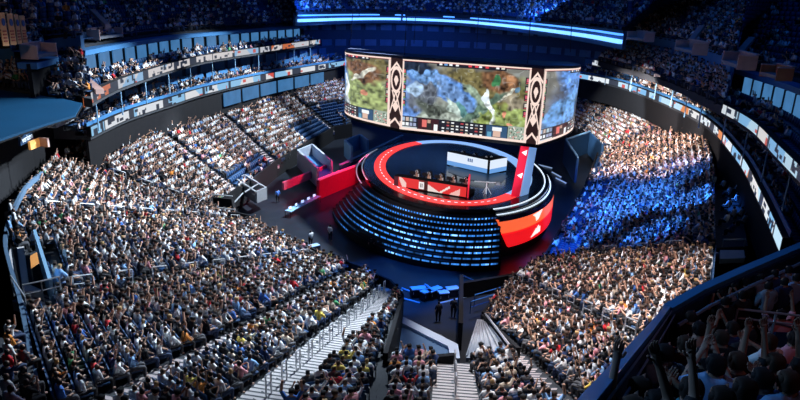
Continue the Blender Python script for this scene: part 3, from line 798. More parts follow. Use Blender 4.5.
A_=at(403,59,ZT); B_=at(532,68,ZT)
def hgt(p,px,py):   # height z at which pixel row py is met above the plan point p
    lo,hi=0,22
    for _ in range(40):
        m_=(lo+hi)/2
        if proj((p[0],p[1],m_))[1]>py: lo=m_
        else: hi=m_
    return lo
zA=hgt(A_,0,131.5); zB=hgt(B_,0,140.5); print('screen',A_,B_,zA,zB)
ZB_=(zA+zB)/2
La=at(391,57.5,ZT); Lf=Vector((at(351.5,50,ZT).x*1.22,at(351.5,50,ZT).y*1.22,ZT)); Ra=at(545,69,ZT); Rf=Vector((at(567,64,ZT).x*1.25,at(567,64,ZT).y*1.25,ZT))
def arcp(a,b,bulge,n=16):
    a=Vector(a[:2]); b=Vector(b[:2]); d=b-a; nn=Vector((-d.y,d.x)).normalized()*bulge; out=[]
    for i in range(n+1):
        t=i/n; p=a.lerp(b,t)+nn*math.sin(PI*t)*d.length; out.append((p.x,p.y))
    return out
pl=arcp(La,Lf,.10)[::-1]; pr=arcp(Ra,Rf,-.10)
print('screen plan',La,Lf,Ra,Rf)
cube=thing('hanging_screen','huge wraparound screen hanging over the stage, showing a battle game','screen',((A_.x+B_.x)/2,(A_.y+B_.y)/2+8,ZB_))
backarc=arcp(pr[-1],pl[0],.12,24)[1:-1]
# arc must bulge away from the camera
if sum(p[1] for p in backarc)/len(backarc) < pr[-1][1]: backarc=arcp(pr[-1],pl[0],-.12,24)[1:-1]
def ends(P,pyt,pyb): return hgt(P,0,pyt),hgt(P,0,pyb)
lt,lb=ends(pl[0],50,105.5); rt_,rb_=ends(pr[-1],64,113.5); print('screen ends',lt,lb,rt_,rb_)
outline=pl+[(A_.x,A_.y),(B_.x,B_.y)]+pr+backarc
nl=len(pl); zt_o=[lt+(ZT-lt)*i/(nl-1) for i in range(nl)]+[ZT,ZT]+[ZT+(rt_-ZT)*i/(nl-1) for i in range(nl)]+[rt_+(lt-rt_)*i/(len(backarc)-1) for i in range(len(backarc))]
zb_o=[lb+(ZB_-lb)*i/(nl-1) for i in range(nl)]+[ZB_,ZB_]+[ZB_+(rb_-ZB_)*i/(nl-1) for i in range(nl)]+[rb_+(lb-rb_)*i/(len(backarc)-1) for i in range(len(backarc))]
cx=sum(p[0] for p in outline)/len(outline); cy=sum(p[1] for p in outline)/len(outline)
inset=[((p[0]-cx)*.975+cx,(p[1]-cy)*.975+cy) for p in outline]
m=MB(); m.prism(inset,[z+.05 for z in zb_o],[z-.02 for z in zt_o]); m.build('body',K['black'],cube)
m=MB(); m.prism([((p[0]-cx)*1.0+cx,(p[1]-cy)*1.0+cy) for p in outline],zt_o,[z+.25 for z in zt_o]); m.build('top_cover',mat('dark blue cover',(.012,.02,.05),.6,noise=.2),cube)
m=MB(); m.prism([((p[0]-cx)*1.0+cx,(p[1]-cy)*1.0+cy) for p in outline],[z-.3 for z in zb_o],zb_o); m.build('bottom_frame',K['black'],cube)
scr2=mat('big led screen',attr=True,emit=1.25,rough=.4)
main=framed(hud(paint(384,212,game)),5,4,7)
screen_mesh('main_screen',[(A_.x,A_.y),(B_.x,B_.y)],ZB_,ZT,main,scr2,cube,off=-.02)
lg=[(.3,.85,.8,.3,0,(.28,.3,.24),2),(.72,.6,.35,.5,0,(.33,.40,.16),3),(.8,.15,.6,.2,15,OLV,3),(.72,.25,.28,.14,20,BRN,4),(.15,.35,.42,.6,-20,BLU,5),(.12,.72,.35,.25,0,(.12,.25,.6),4),(.35,.6,.1,.3,-20,(.1,.12,.13),3),(.5,.62,.06,.3,-15,(.8,.88,.9),5),(.75,.55,.05,.05,0,(.85,.35,.22),6),(.7,.3,.2,.04,-30,(.7,.7,.6),5)]
screen_mesh('left_screen',pl,[lb,ZB_],[lt,ZT],framed(hud(paint(250,190,lg)),4,4,6),scr2,cube,off=-.02)
rg=[(.5,.6,.6,.5,0,(.08,.13,.28),2),(.5,.3,.5,.22,30,BLU,4),(.3,.6,.4,.2,-30,(.15,.35,.7),4),(.6,.6,.2,.35,10,(.05,.07,.12),4),(.8,.4,.15,.3,0,(.3,.4,.6),4),(.7,.75,.2,.1,0,(.35,.35,.25),4)]
screen_mesh('right_screen',pr,[ZB_,rb_],[ZT,rt_],framed(hud(paint(230,180,rg)),4,4,6),scr2,cube,off=-.02)
def deco(W=44,H=200):
    I=np.zeros((H,W,3)); I[:]=(.02,.008,.008); c=CREAM
    for y in range(H):
        v=y/H
        for x in range(W):
            u=abs(x/W-.5)*2
            on_=False
            r1=math.hypot(u*.7,(v-.30)*3.2*1.0); 
            if .46<r1<.62: on_=True
            if abs(u*.33-(v-.47))<.032 and v<.80 and v>.42: on_=True
            if abs(u*.33-(.56-v)-.1)<.032 and .45<v<.72: on_=True
            if abs((v-.68)*3.4)+u*.5<.28: on_=True
            if abs((v-.30)*4.0)+u*1.0<.38 and v>.24: on_=True
            if abs(v-.06-u*.12)<.02: on_=True
            if abs(v-.86-u*.1)<.02 or (v>.88 and u>.8): on_=True
            if u>.97: on_=True
            if on_: I[y,x]=c
    return I
dl=deco()
screen_mesh('ornament_screen',[(La.x,La.y),(A_.x,A_.y)],ZB_,ZT,dl,scr2,cube,off=-.02); screen_mesh('ornament_screen',[(B_.x,B_.y),(Ra.x,Ra.y)],ZB_,ZT,dl[:, ::-1],scr2,cube,off=-.02)
for i,p in enumerate((pl[2],(A_.x,A_.y+1),(B_.x,B_.y+1),pr[-3],backarc[8],backarc[15])):
    q=MB(); q.bar((p[0]*.98+cx*.02,p[1]+.6,ZT+.2),(p[0]*.9+cx*.1,p[1]+.6,33.9),.04); q.build('cable',K['seatmetal'],cube)
# ---------------------------------------------------------------- ribbon boards, suite levels, upper decks
ribmat=mat('ribbon led',attr=True,emit=.9,rough=.4)
def ribbon_img(L,kind,bright=1.0,res=5):
    W=int(L*res); H=6; I=np.zeros((H,W,3)); x=0
    pal={'warm':[(.85,.8,.8),(.7,.72,.78),(.75,.2,.08),(.35,.6,.9)],'mix':[(.8,.84,.9),(.3,.6,.9),(.8,.82,.85),(.75,.10,.08)],'cool':[(.55,.8,.98),(.8,.88,.95),(.25,.55,.9),(.85,.85,.85),(.8,.28,.1)]}[kind]
    wts={'warm':[.35,.3,.15,.2],'mix':[.35,.3,.25,.1],'cool':[.3,.3,.2,.13,.07]}[kind]
    while x<W:
        seg=int(rng.integers(2*res,6*res)); c1=np.array(pal[rng.choice(len(pal),p=wts)]); c2=np.array(pal[rng.choice(len(pal),p=wts)])
        busy=rng.random()<.6; sl=rng.uniform(-1.5,1.5); edge=rng.uniform(0,seg)
        marks=[(rng.uniform(0,seg),rng.uniform(0,H),rng.uniform(.6,2.6),rng.uniform(.6,2.2)) for _ in range(5 if busy else 1)]
        for xx in range(x,min(W,x+seg)):
            for y in range(H):
                q=xx-x; c=c1 if q+sl*y<edge else c2
                if any(abs(q-a)<w_ and abs(y-b)<h_ for a,b,w_,h_ in marks): c=np.array((.03,.04,.07)) if busy else np.array((.7,.12,.1))
                I[y,xx]=c
        x+=seg
        g=int(rng.integers(0,4)) if rng.random()<.75 else int(rng.integers(res,3*res)); I[:,x:min(W,x+g)]=(.04,.05,.08); x+=g
    return I*bright
def plen(p): return sum(math.hypot(b[0]-a[0],b[1]-a[1]) for a,b in zip(p,p[1:]))
def ribbon(label,pts,z,h,kind,bright=1.0,inward_sign=1):
    path=[(p.x,p.y) for p in pts]; e=thing('ribbon_board',label,'led board',(path[0][0],path[0][1],z))
    m=MB(); m.sweep(path,[(.02*inward_sign,z),(.02*inward_sign,z+h),(.4*inward_sign,z+h),(.4*inward_sign,z)]); m.build('housing',K['black'],e)
    img=ribbon_img(plen(path),kind,bright)
    screen_mesh('led_face',path,z+.04,z+h-.04,img,ribmat,e); return path
def crv(pix,z,step=1.2): return catmull([at(*p,z) for p in pix],step)
ZL=10.5; ZM=14.3
pLL=crv([(92,137),(130,119),(175,104),(210,93),(270,79),(330,68),(352,64)],ZL)
pML=crv([(84,108),(130,85),(200,63),(260,53),(320,44)],ZM)
pLR=crv([(566,76),(612,85),(650,98),(700,122),(735,159),(757,200),(779,252)],ZL)
pMR=crv([(592,65),(655,79),(700,102),(745,127),(775,157),(812,197)],ZM)
ribbon('lower curved ribbon board along the left side with white, blue and red segments',pLL,ZL,.85,'mix',.95)
ribbon('upper curved ribbon board along the left side with orange and white segments',pML,ZM,.8,'warm',.8)
ribbon('lower curved ribbon board along the right side, bending down beside the crowd',pLR,ZL,.8,'cool',1.1)
ribbon('upper curved ribbon board along the right side below the blue suites',pMR,ZM,.75,'cool',.85)
# all paths run with the arena on their right hand, so +offset is away from the arena (left) on the left side; check the sign
def outsign(path):
    i=len(path)//2; d=Vector((path[i+1][0]-path[i-1][0],path[i+1][1]-path[i-1][1])); n=Vector((-d.y,d.x)); return 1 if n.dot(Vector((path[i][0]-4,path[i][1]-60)))>0 else -1
wn=[0]
def tiers(path,z0,n,rows_label,dens,seatside,cr,dz=.38,dp=.85,setb=.5,m=None,extra_end=0):
    """rows of seats behind a balcony front; returns the people"""
    s=outsign(path); t=MB()
    t.sweep(path,[(s*.1,z0-.35),(s*.1,z0),(s*(setb+n*dp+extra_end),z0+0.0),(s*(setb+n*dp+extra_end),z0-.35)])
    for i in range(n):
        o0=setb+i*dp; t.sweep(path,[(s*o0,z0),(s*o0,z0+i*dz),(s*(o0+dp),z0+i*dz),(s*(o0+dp),z0)])
    struct('floor',t,K['riser']); out=[]
    P=[Vector(p[:2]) for p in path]
    for i in range(n):
        off=setb+i*dp+.45; acc=0
        for a,b in zip(P,P[1:]):
            d=b-a; L=d.length; u=d/L; nn=Vector((-u.y,u.x))*s
            while acc<L:
                p=a+u*acc+nn*off; z=z0+i*dz
                ang=math.atan2(-nn.y,-nn.x)-PI/2
                cr.append((Vector((p.x,p.y,z)),ang,rng.random()<dens)); acc+=.56
            acc-=L
    return s
def offs(path,o):
    out=[]; n=len(path)
    for i,p in enumerate(path):
        a=path[max(0,i-1)]; b=path[min(n-1,i+1)]; d=Vector((b[0]-a[0],b[1]-a[1])).normalized(); out.append((p[0]-d.y*o,p[1]+d.x*o))
    return out
def seg_panels(path,every,z0,z1,mtl,frame,th=.12,gap=.5,kind='window',n_lab=None,glyph=False):
    """row of upright panels along a path, each an object of its own"""
    tot=plen(path); n=int(tot/every); L=[0]
    for a,b in zip(path,path[1:]): L.append(L[-1]+math.hypot(b[0]-a[0],b[1]-a[1]))
    X=[p[0] for p in path]; Y=[p[1] for p in path]
    f=lambda t:(float(np.interp(t,L,X)),float(np.interp(t,L,Y)))
    for i in range(n):
        a=f(i*every+gap/2); b=f((i+1)*every-gap/2); 
        pa=proj((*a,z0)); pb=proj((*b,z0))
        if max(pa[0],pb[0])<-20 or min(pa[0],pb[0])>820: continue
        wn[0]+=1; m=MB(); m.wall((*a,z0),(*b,z0),z1-z0,th); o=struct('window_%d'%wn[0],m,mtl)
        if frame:
            q=MB(); q.wall((*a,z1),(*b,z1),.10,th*1.6); q.wall((*a,z0-.1),(*b,z0-.1),.10,th*1.6); fr=q.build('window_frame',frame); fr.parent=o
glass_=mat('blue-lit suite glass',(.20,.42,.66),.35,noise=.22,nscale=1.2,emit=.0)
glassb=mat('suite screen glow',(.10,.34,.75),.4,noise=.35,nscale=.9,emit=.5)
glassd=mat('dark suite glass',(.06,.16,.32),.3,noise=.25,nscale=.9)
crL=[];crR=[]
for path,cr,zz,nm in ((pLL,crL,ZL,'l'),(pLR,crR,ZL,'r')):
    pa=[(p.x,p.y) for p in path]; s=tiers(pa,zz+.1,3,'',.55,0,cr)
    w_=MB(); w_.sweep(offs(pa,s*3.6),[(0,zz-.3),(0,zz+3.2),(s*.25,zz+3.2),(s*.25,zz-.3)]); struct('wall_back',w_,K['navy'])
    seg_panels(offs(pa,s*3.4),3.4,zz+1.5,zz+2.9,glassd,None,gap=.9)
    w_=MB(); w_.sweep(offs(pa,s*.35),[(0,zz-3.2),(0,zz-.02),(s*.3,zz-.02),(s*.3,zz-3.2)]); struct('wall_back',w_,K['black'])
    # mid-balcony glass rail on the ribbon board
    w_=MB(); w_.sweep(offs(pa,s*.3),[(0,zz+.85),(0,zz+1.15),(s*.06,zz+1.15),(s*.06,zz+.85)]); struct('trim_1',w_,K['blue'])
for path,cr,zz,nm in ((pML,crL,ZM,'l'),(pMR,crR,ZM,'r')):
    pa=[(p.x,p.y) for p in path]; s=tiers(pa,zz+.1,2,'',.4,0,cr,setb=.6)
    so=offs(pa,s*2.6)
    w_=MB(); w_.sweep(offs(pa,s*3.0),[(0,zz-.3),(0,zz+2.9),(s*.25,zz+2.9),(s*.25,zz-.3)]); struct('wall_back',w_,K['black'])
    w_=MB(); w_.sweep(so,[(0,zz+2.55),(0,zz+2.95),(s*1.2,zz+2.95),(s*1.2,zz+2.55)]); struct('trim_2',w_,K['blue'])
    # posts from the level below
    for i in range(3,len(pa)-1,5):
        p=offs(pa,s*.25)[i]; x,y=proj((*p,zz)); 
        if 0<x<800: q=MB(); q.bar((*p,zz-2.3),(*p,zz),.06); o=struct('pillar',q,K['bluelt'])
def sub(path,f0,f1): n=len(path); return path[int(n*f0):int(n*f1)+1]
paL=[(p.x,p.y) for p in pML]; sL=outsign(paL); paR=[(p.x,p.y) for p in pMR]; sR=outsign(paR)
seg_panels(offs(paL,sL*2.7)[3:],3.0,ZM+1.1,ZM+2.5,glassb,None,gap=.9)
seg_panels(offs(paR,sR*2.7)[int(len(paR)*.55):],2.2,ZM+1.0,ZM+2.5,glassb,None,gap=.75)
# fronts of the boxes on both levels
seg_panels(offs(paL,sL*1.7)[3:],3.0,ZM+.55,ZM+1.05,K['navy'],None,gap=.9,th=.1)
seg_panels(offs([(p.x,p.y) for p in pLL],-0+outsign([(p.x,p.y) for p in pLL])*2.4),3.0,ZL+1.3,ZL+2.0,K['blue'],None,gap=.7,th=.1)
seg_panels(offs([(p.x,p.y) for p in pLR],outsign([(p.x,p.y) for p in pLR])*2.4)[6:],2.6,ZL+1.3,ZL+2.2,K['blue'],None,gap=.7,th=.1)
pq=[(p.x,p.y) for p in pLL]; seg_panels(offs(pq,outsign(pq)*.1)[int(len(pq)*.42):int(len(pq)*.86)],5.0,ZL-2.2,ZL-.5,glassb,None,gap=.7)
# the blue-and-white light box under the left ribbon, right end
# ---- upper decks: sloping blocks given by their lower and upper edges
dk_people=[]
def deck(lo,hi,z0,z1,dens,rows=None,zhi=None):
    """lo/hi: pixel lists of the lower and upper edge (same count)"""
    A=[at(*p,z0) for p in lo]
    B=[]
    for p,q in zip(A,hi): B.append(Vector((q[0],q[1],z1)) if len(q)==3 else at(*q,z1))
    return deck3(A,B,dens,rows)
def deck3(A,B,dens,rows=None):
    m=MB(); L=sum((b-a).length for a,b in zip(A,B))/len(A); n=rows or max(2,int(L/.85))
    for i in range(len(A)-1):
        for r in range(n):
            u0_,u1_=r/n,(r+1)/n; a0=A[i].lerp(B[i],u0_); b0=A[i+1].lerp(B[i+1],u0_); a1=A[i].lerp(B[i],u1_); b1=A[i+1].lerp(B[i+1],u1_)
            m.prism([a0[:2],b0[:2],b1[:2],a1[:2]],[a0.z-.6,b0.z-.6,b0.z-.6,a0.z-.6],[a0.z,b0.z,b0.z,a0.z])
            s0=a0.lerp(a1,.5); s1=b0.lerp(b1,.5); d=(s1-s0); d.z=0; k=int(d.length/.56); d=d.normalized() if d.length>0 else d; nn=Vector((-d.y,d.x)); ins=A[i]-B[i]
            if nn.dot(Vector((ins.x,ins.y)))<0: nn=-nn
            ang=math.atan2(nn.y,nn.x)-PI/2
            for q in range(k):
                p=s0.lerp(s1,(q+.5)/k); p.z=a0.z+(b0.z-a0.z)*(q+.5)/k
                dk_people.append((p,ang,rng.random()<dens))
    struct('floor',m,K['riser'])
def rise(A,px,py,slope=.35):
    """height at which a deck rising from A meets this pixel"""
    lo,hi=A.z,21.9
    for _ in range(40):
        z=(lo+hi)/2; p=at(px,py,z); d=math.hypot(p.x,p.y)-math.hypot(A.x,A.y)
        if z-A.z<slope*d: lo=z
        else: hi=z
    return lo
def outw(P,d,z):   # push a point away from the arena centre
    v=Vector((P.x-4,P.y-60)).normalized()*d; return Vector((P.x+v.x,P.y+v.y,z))
def deckup(pts,z0,run_,z1,dens,w0=0):
    A=[Vector((p[0],p[1],p[2]+z0 if len(p)>2 else z0)) for p in pts]; n=len(A); B=[]; zr__=z1-z0
    for i in range(n):
        a=A[max(0,i-1)]; b=A[min(n-1,i+1)]; d=Vector((b.x-a.x,b.y-a.y)).normalized(); s=1 if Vector((-d.y,d.x)).dot(Vector((A[i].x-4,A[i].y-60)))>0 else -1
        v_=Vector((A[i].x,A[i].y)).normalized(); k_={0:1,1:.6,n-1:1,n-2:.6}.get(i,0) if n>3 else (.7 if i in (0,n-1) else 0)
        nn=Vector((-d.y*s,d.x*s)).lerp(v_,k_).normalized(); d=Vector((nn.y*s,-nn.x*s))
        B.append(Vector((A[i].x-d.y*s*run_,A[i].y+d.x*s*run_,A[i].z+zr__)))
    deck3(A,B,dens); return A,B
# left side above the suites, far end, right side
UL=[(p[0],p[1]) for p in offs(paL,sL*3.9)]
upL=deckup(UL[::4]+[UL[-1]],ZM+3.2,13,ZM+9.5,.42)
far_pts=[at(296,20,18.6),at(350,18.5,18.6),at(400,18.5,18.6),at(460,21,18.6),at(520,26.5,18.6),at(580,34,18.6),at(622,41,18.6)]; print('far',[tuple(p) for p in far_pts])
ledp=catmull(far_pts,2.0)
upF=deckup([(p.x,p.y) for p in ledp[::4]]+[(ledp[-1].x,ledp[-1].y)],19.7,14,26,.45)
# short wall under the far LED arc, and the far end wall with dim blue suites further down
pF=[(p.x,p.y) for p in ledp]; sF=outsign(pF)
w_=MB(); w_.sweep(pF,[(sF*.1,17.7),(sF*.1,19.6),(sF*.5,19.6),(sF*.5,17.7)]); struct('wall_back',w_,K['navy'])
pW=[(p.x,p.y) for p in catmull([Vector((-24,108,0)),Vector((-14,124,0)),Vector((4,131,0)),Vector((22,128,0)),Vector((38,112,0))],2.0)]; sW=outsign(pW)
w_=MB(); w_.sweep(pW,[(sW*.3,3),(sW*.3,19),(sW*.7,19),(sW*.7,3)]); struct('wall_back',w_,K['navy'])
seg_panels(offs(pW,0),3.2,16.2,17.3,glassd,None,gap=1.0); seg_panels(offs(pW,0),3.2,13.2,14.4,glassd,None,gap=.8)
# far LED strips, each length a board of its own
ledm=mat('blue white led strip',(.3,.6,1),.4,emit=2.2,ecol=(.16,.42,1)); ledt=mat('thin blue led strip',(.2,.5,1),.4,emit=1.8,ecol=(.08,.32,1))
n=len(ledp); k=8
bounds=np.linspace(0,n-1,10).astype(int)
for i in range(9):
    seg=[(p.x,p.y) for p in ledp[bounds[i]:bounds[i+1]+1]]
    if len(seg)<2: continue
    c0=Vector(seg[0]).lerp(Vector(seg[1]),.25); seg[0]=(c0.x,c0.y); s=outsign(pF)
    e=thing('light_strip','bright blue and white light strip on the far balcony, %s from the left'%ordw(i+1),'led strip',(seg[0][0],seg[0][1],17.0),0,'light strips on the far balcony')
    q=MB(); q.sweep(seg,[(-s*.35,18.3),(-s*.35,18.72),(s*.05,18.72),(s*.05,18.3)]); q.build('lower_tube',ledm,e)
    q=MB(); q.sweep(seg,[(-s*.35,19.15),(-s*.35,19.35),(s*.05,19.35),(s*.05,19.15)]); q.build('upper_tube',ledt,e)
# left corner block in front of the blue wall
lowp=[(-12,87),(22,89),(56,93),(92,99)]; hip=[(-14,70),(24,68),(54,59),(84,56)]
A_l=[at(*p,15.0) for p in lowp]; B_l=[at(q[0],q[1],rise(a,*q)) for a,q in zip(A_l,hip)]
deck3(A_l,B_l,.9)
q=MB()
for a,b in zip(B_l,B_l[1:]): q.wall(a-Vector((0,0,.5)),b-Vector((0,0,.5)),2.0,.3)
struct('wall_left',q,K['blue'])
print('corner',[tuple(round(c,1) for c in v) for v in B_l])
zc=max(b.z for b in B_l)
upC=deckup([tuple(p) for p in B_l],1.3,12,6,.55)
# right: block over the ribbon, wall, block above
A_r=[at(*p,15.1) for p in ((598,61),(650,75),(700,94),(722,106))]; B_r=[at(q[0],q[1],rise(a,*q)) for a,q in zip(A_r,((626,46),(670,56),(712,72),(730,80)))]
deck3(A_r,B_r,.65)
q=MB()
for a,b in zip(B_r,B_r[1:]): q.wall(a-Vector((0,0,.5)),b-Vector((0,0,.5)),2.4,.3)
struct('wall_right',q,K['blue'])
zr_=max(b.z for b in B_r)
deckup([tuple(p) for p in B_r],1.7,12,7,.5)
UR=offs(paR,sR*3.9)[int(len(paR)*.5):]
deckup(UR[::3]+[UR[-1]],ZM+3.2,12,ZM+9.5,.22)
# bright aisle stripes in the blocks
def stripe(a,za,b,zb,w,mtl=None,n=14):
    A=at(*a,za); B=at(*b,zb) if zb else at(b[0],b[1],rise(A,*b)); h=(B-A); h.z=0; h=h.normalized(); nn=Vector((-h.y,h.x,0))*w/2; m=MB()
    for i in range(n):
        p=A.lerp(B,i/n); q_=A.lerp(B,(i+1)/n); z=max(p.z,q_.z)+.08
        m.prism([(p-nn)[:2],(p+nn)[:2],(q_+nn)[:2],(q_-nn)[:2]],z-.35,z)
    struct('floor',m,mtl or K['brown'])
stripe((100,91),15.1,(66,64),None,.6,n=24)
for a,b in (((658,76),(675,56)),((618,64),(630,47)),((692,89),(711,74))): stripe(a,15.2,b,None,.9,dim)
# entrance boxes on the upper decks
def vomitory(a,b,z,h,dep,label,wallm):
    A=at(*a,z); B=at(*b,z); e=thing('entrance_box',label,'entrance',A); d=(B-A).normalized(); n=Vector((-d.y,d.x,0)); 
    if n.dot(Vector((A.x-4,A.y-60,0)))<0: n=-n
    for nm,p,q_ in (('side_wall',A,A+n*dep),('side_wall',B,B+n*dep),('back_wall',A+n*dep,B+n*dep)):
        m=MB(); m.wall(p-Vector((0,0,.3)),q_-Vector((0,0,.3)),(h if nm=='side_wall' else h*1.2)+.3,.12); m.build(nm,wallm,e)
    m=MB(); m.prism([A[:2],B[:2],(B+n*dep)[:2],(A+n*dep)[:2]],z-.2,z+.02); m.build('landing',K['grey'],e)
    m=MB(); 
    for p,q_ in ((A,A+n*dep),(B,B+n*dep)): m.wall(p+Vector((0,0,h)),q_+Vector((0,0,h)),.07,.25)
    m.wall(A+n*dep+Vector((0,0,h*1.2)),B+n*dep+Vector((0,0,h*1.2)),.07,.25)
    m.build('coping',mat('rose coping',(.6,.42,.38),.7,noise=.1),e)
    return e
for a,b,z_,lab in (((38,55),(57,52),rise(B_l[1]+Vector((0,0,1.4)),46,53)+.2,'rose coloured entrance box on the upper left deck beside the banners'),((100,37),(123,34),18.0,'rose coloured entrance box on the upper left deck, second from the banners'),((158,23),(175,19),18.0,'small entrance box on the upper left deck nearest the far end'),
              ((627,37),(644,39),rise(B_r[0]+Vector((0,0,1.8)),635,38)+.3,'entrance box on the upper right deck nearest the blue light strips'),((675,47),(692,51),rise(B_r[1]+Vector((0,0,1.8)),684,48)+.3,'entrance box on the upper right deck behind the blue wall'),((722,60),(737,65),rise(B_r[2]+Vector((0,0,1.8)),728,62)+.3,'entrance box on the upper right deck at the end of the blue wall')):
    vomitory(a,b,z_,.55,1.1,lab,K['brown'])
vomitory((760,72),(776,76),18.1,.5,1.0,'orange-lit entrance box on the dark upper right deck',K['orange'])
for a,b,rf in (((92,10),(108,26),at(112,36,18.1)),((28,32),(38,43),B_l[1]+Vector((0,0,1.4))),((150,0),(164,13),at(166,22,18.1)),((225,1),(233,13),at(235,20,18.1)),((244,1),(254,11),at(256,18,18.1)),((702,26),(690,42),B_r[2]+Vector((0,0,1.8))),((752,38),(738,54),B_r[3]+Vector((0,0,1.8)))):
    q0=rise(rf,*b); stripe(b,q0,a,None,.5,K['brown'] if a[0]<400 else dim)
# people and seats of the balconies and decks
upper=[]
for lst in (crL,crR,dk_people):
    for (p,ang,f) in lst:
        x,y=proj(p+Vector((0,0,.8)))
        if f and -20<x<820 and -15<y<300 and not (y>60 and x>790): upper.append(rec(p,ang,secs[0]))
print('upper',len(upper))
crowd_mesh('balcony_crowd',upper,'uncountable dim crowd on the suite balconies and upper decks')
sl=[(p,a) for l in (crL,crR,dk_people) for (p,a,f) in l if -20<proj(p)[0]<820 and -15<proj(p)[1]<300]
seats_stuff('balcony_seat_rows',sl,'rows of dark seats on the suite balconies and upper decks',mat('row seat plastic'))
# ---- left corner: flat dark blue canopy with the rooms under it
can=thing('canopy','wide flat dark blue canopy over the left corner room','canopy',at(40,110,15))
cp=[at(*p,14.97) for p in ((-60,88),(0,90),(60,98),(82,103),(75,115),(48,123),(20,132),(0,139),(-60,162))]
m=MB(); m.prism([p[:2] for p in cp],14.85,14.97); m.build('roof_panel',mat('canopy blue',(.003,.055,.125),.6,noise=.2,nscale=.4),can)
m=MB(); 
for a,b in zip(cp[3:],cp[4:]): m.wall((a.x,a.y,14.78),(b.x,b.y,14.78),.07,.1)
m.build('fascia',K['black'],can)
q=MB(); bw2=[at(*p,9.2) for p in ((-40,225),(0,212),(50,172),(92,150))]
for a,b in zip(bw2,bw2[1:]): q.wall((a.x-3,a.y+3,8),(b.x-3,b.y+3,8),6,.3)
struct('wall_left',q,K['black'])
sg=thing('sign','small dark blue sign with white lettering under the canopy','sign',at(26,140,12.2))
sa=at(20,146,12.2); sb=at(33,139,12.2)
m=MB(); m.wall(sa,sb,.62,.12); m.build('board',K['navy'],sg)
def text(body,loc,size,rot,mtl,parent,extr=.01,al='CENTER'):
    cu=bpy.data.curves.new('lettering','FONT'); cu.body=body; cu.size=size; cu.extrude=extr; cu.align_x=al; cu.align_y='CENTER'; cu.materials.append(mtl)
    t_=bpy.data.objects.new('tmp',cu); C.objects.link(t_); me=bpy.data.meshes.new_from_object(t_.evaluated_get(bpy.context.evaluated_depsgraph_get())); bpy.data.objects.remove(t_); me.materials.clear(); me.materials.append(mtl)
    o=bpy.data.objects.new('lettering',me); C.objects.link(o); o.location=Vector(loc)-(parent.location if parent else Vector()); o.rotation_euler=rot; o.parent=parent; return o
dd=(sb-sa); yaw=math.atan2(dd.y,dd.x); mid=(sa+sb)/2; nn_=Vector((math.sin(yaw),-math.cos(yaw),0))*.09
text('verizon',mid+nn_+Vector((0,0,.31)),dd.length*.27,(PI/2,0,yaw),mat('white lettering',(.8,.85,.9),.5,emit=.4,ecol=(.6,.75,.9)),sg)
ob=thing('light_box','orange-lit box beside the dark opening under the canopy','light box',at(36,150,11.8))
m=MB(); m.wall(at(30,150,11.8),at(40,146,11.8),.55,.15); m.build('lit_face',mat('amber lit face',(.8,.4,.12),.5,emit=.5,ecol=(.75,.33,.08)),ob)
m=MB(); m.wall(at(40,146,11.8),at(49,147,11.8),.6,.15); m.build('side_face',K['brown'],ob)
q=MB(); q.wall(at(52,128,12.8),at(70,120,12.8),1.2,.6); struct('pillar',q,K['grey'])
# four hanging banners
for i,(x0,x1) in enumerate(((1.5,7.5),(9,15),(16,20.2),(21,26))):
    z0=21.2; a=at(x0+1.5,46-i*1.0,18.6); b=at(x1+1.5,45.6-i*1.0,18.6); e=thing('banner','orange hanging banner with a blue emblem, %s of four in the upper left corner'%['leftmost','second','third','rightmost'][i],'banner',a,0,'hanging banners')
    ht=hgt(a,0,12.5+i*1.0)-18.6
    m=MB(); m.wall(a,b,ht,.06); m.build('cloth',mat('orange banner cloth',(.62,.33,.16),.8,noise=.2,emit=.0),e)
    d=b-a; f0=a.lerp(b,.5)+Vector((d.y,-d.x,0)).normalized()*.06
    w_=d.length
    m=MB(); nv=10; u=d.normalized()
    for (cz,rx,rz) in ((ht*.72,.28,.12),):
        v=[f0+u*(math.cos(2*PI*k/nv)*w_*rx)+Vector((0,0,cz+math.sin(2*PI*k/nv)*ht*rz)) for k in range(nv)]; o_=Vector((d.y,-d.x,0)).normalized()*.03
        m.add(v+[x+o_ for x in v],[tuple(range(nv)),tuple(range(2*nv-1,nv-1,-1))]+[(k,(k+1)%nv,nv+(k+1)%nv,nv+k) for k in range(nv)])
    m.build('emblem',mat('blue emblem',(.04,.09,.25),.8),e)
    m=MB()
    for r in range(4): 
        p=f0+Vector((0,0,ht*(.12+.1*r))); m.wall(p-u*w_*.28,p+u*w_*.28,ht*.045,.03)
    m.build('lettering_bars',mat('dark red print',(.35,.08,.06),.8),e)
# ---- shell: ceiling and outer walls
q=MB(); q.box((-75,-12,34),(85,190,34.5)); struct('ceiling',q,K['black'])
q=MB(); q.box((-75,190,-.5),(85,191,34)); struct('wall_back',q,K['black'])
q=MB(); q.box((-76,-12,-.5),(-75,190,34)); struct('wall_left',q,K['black'])
q=MB(); q.box((85,-12,-.5),(86,190,34)); struct('wall_right',q,K['black'])
# ---------------------------------------------------------------- floor level around the stage
def P3(px,py,z): return at(px,py,z)
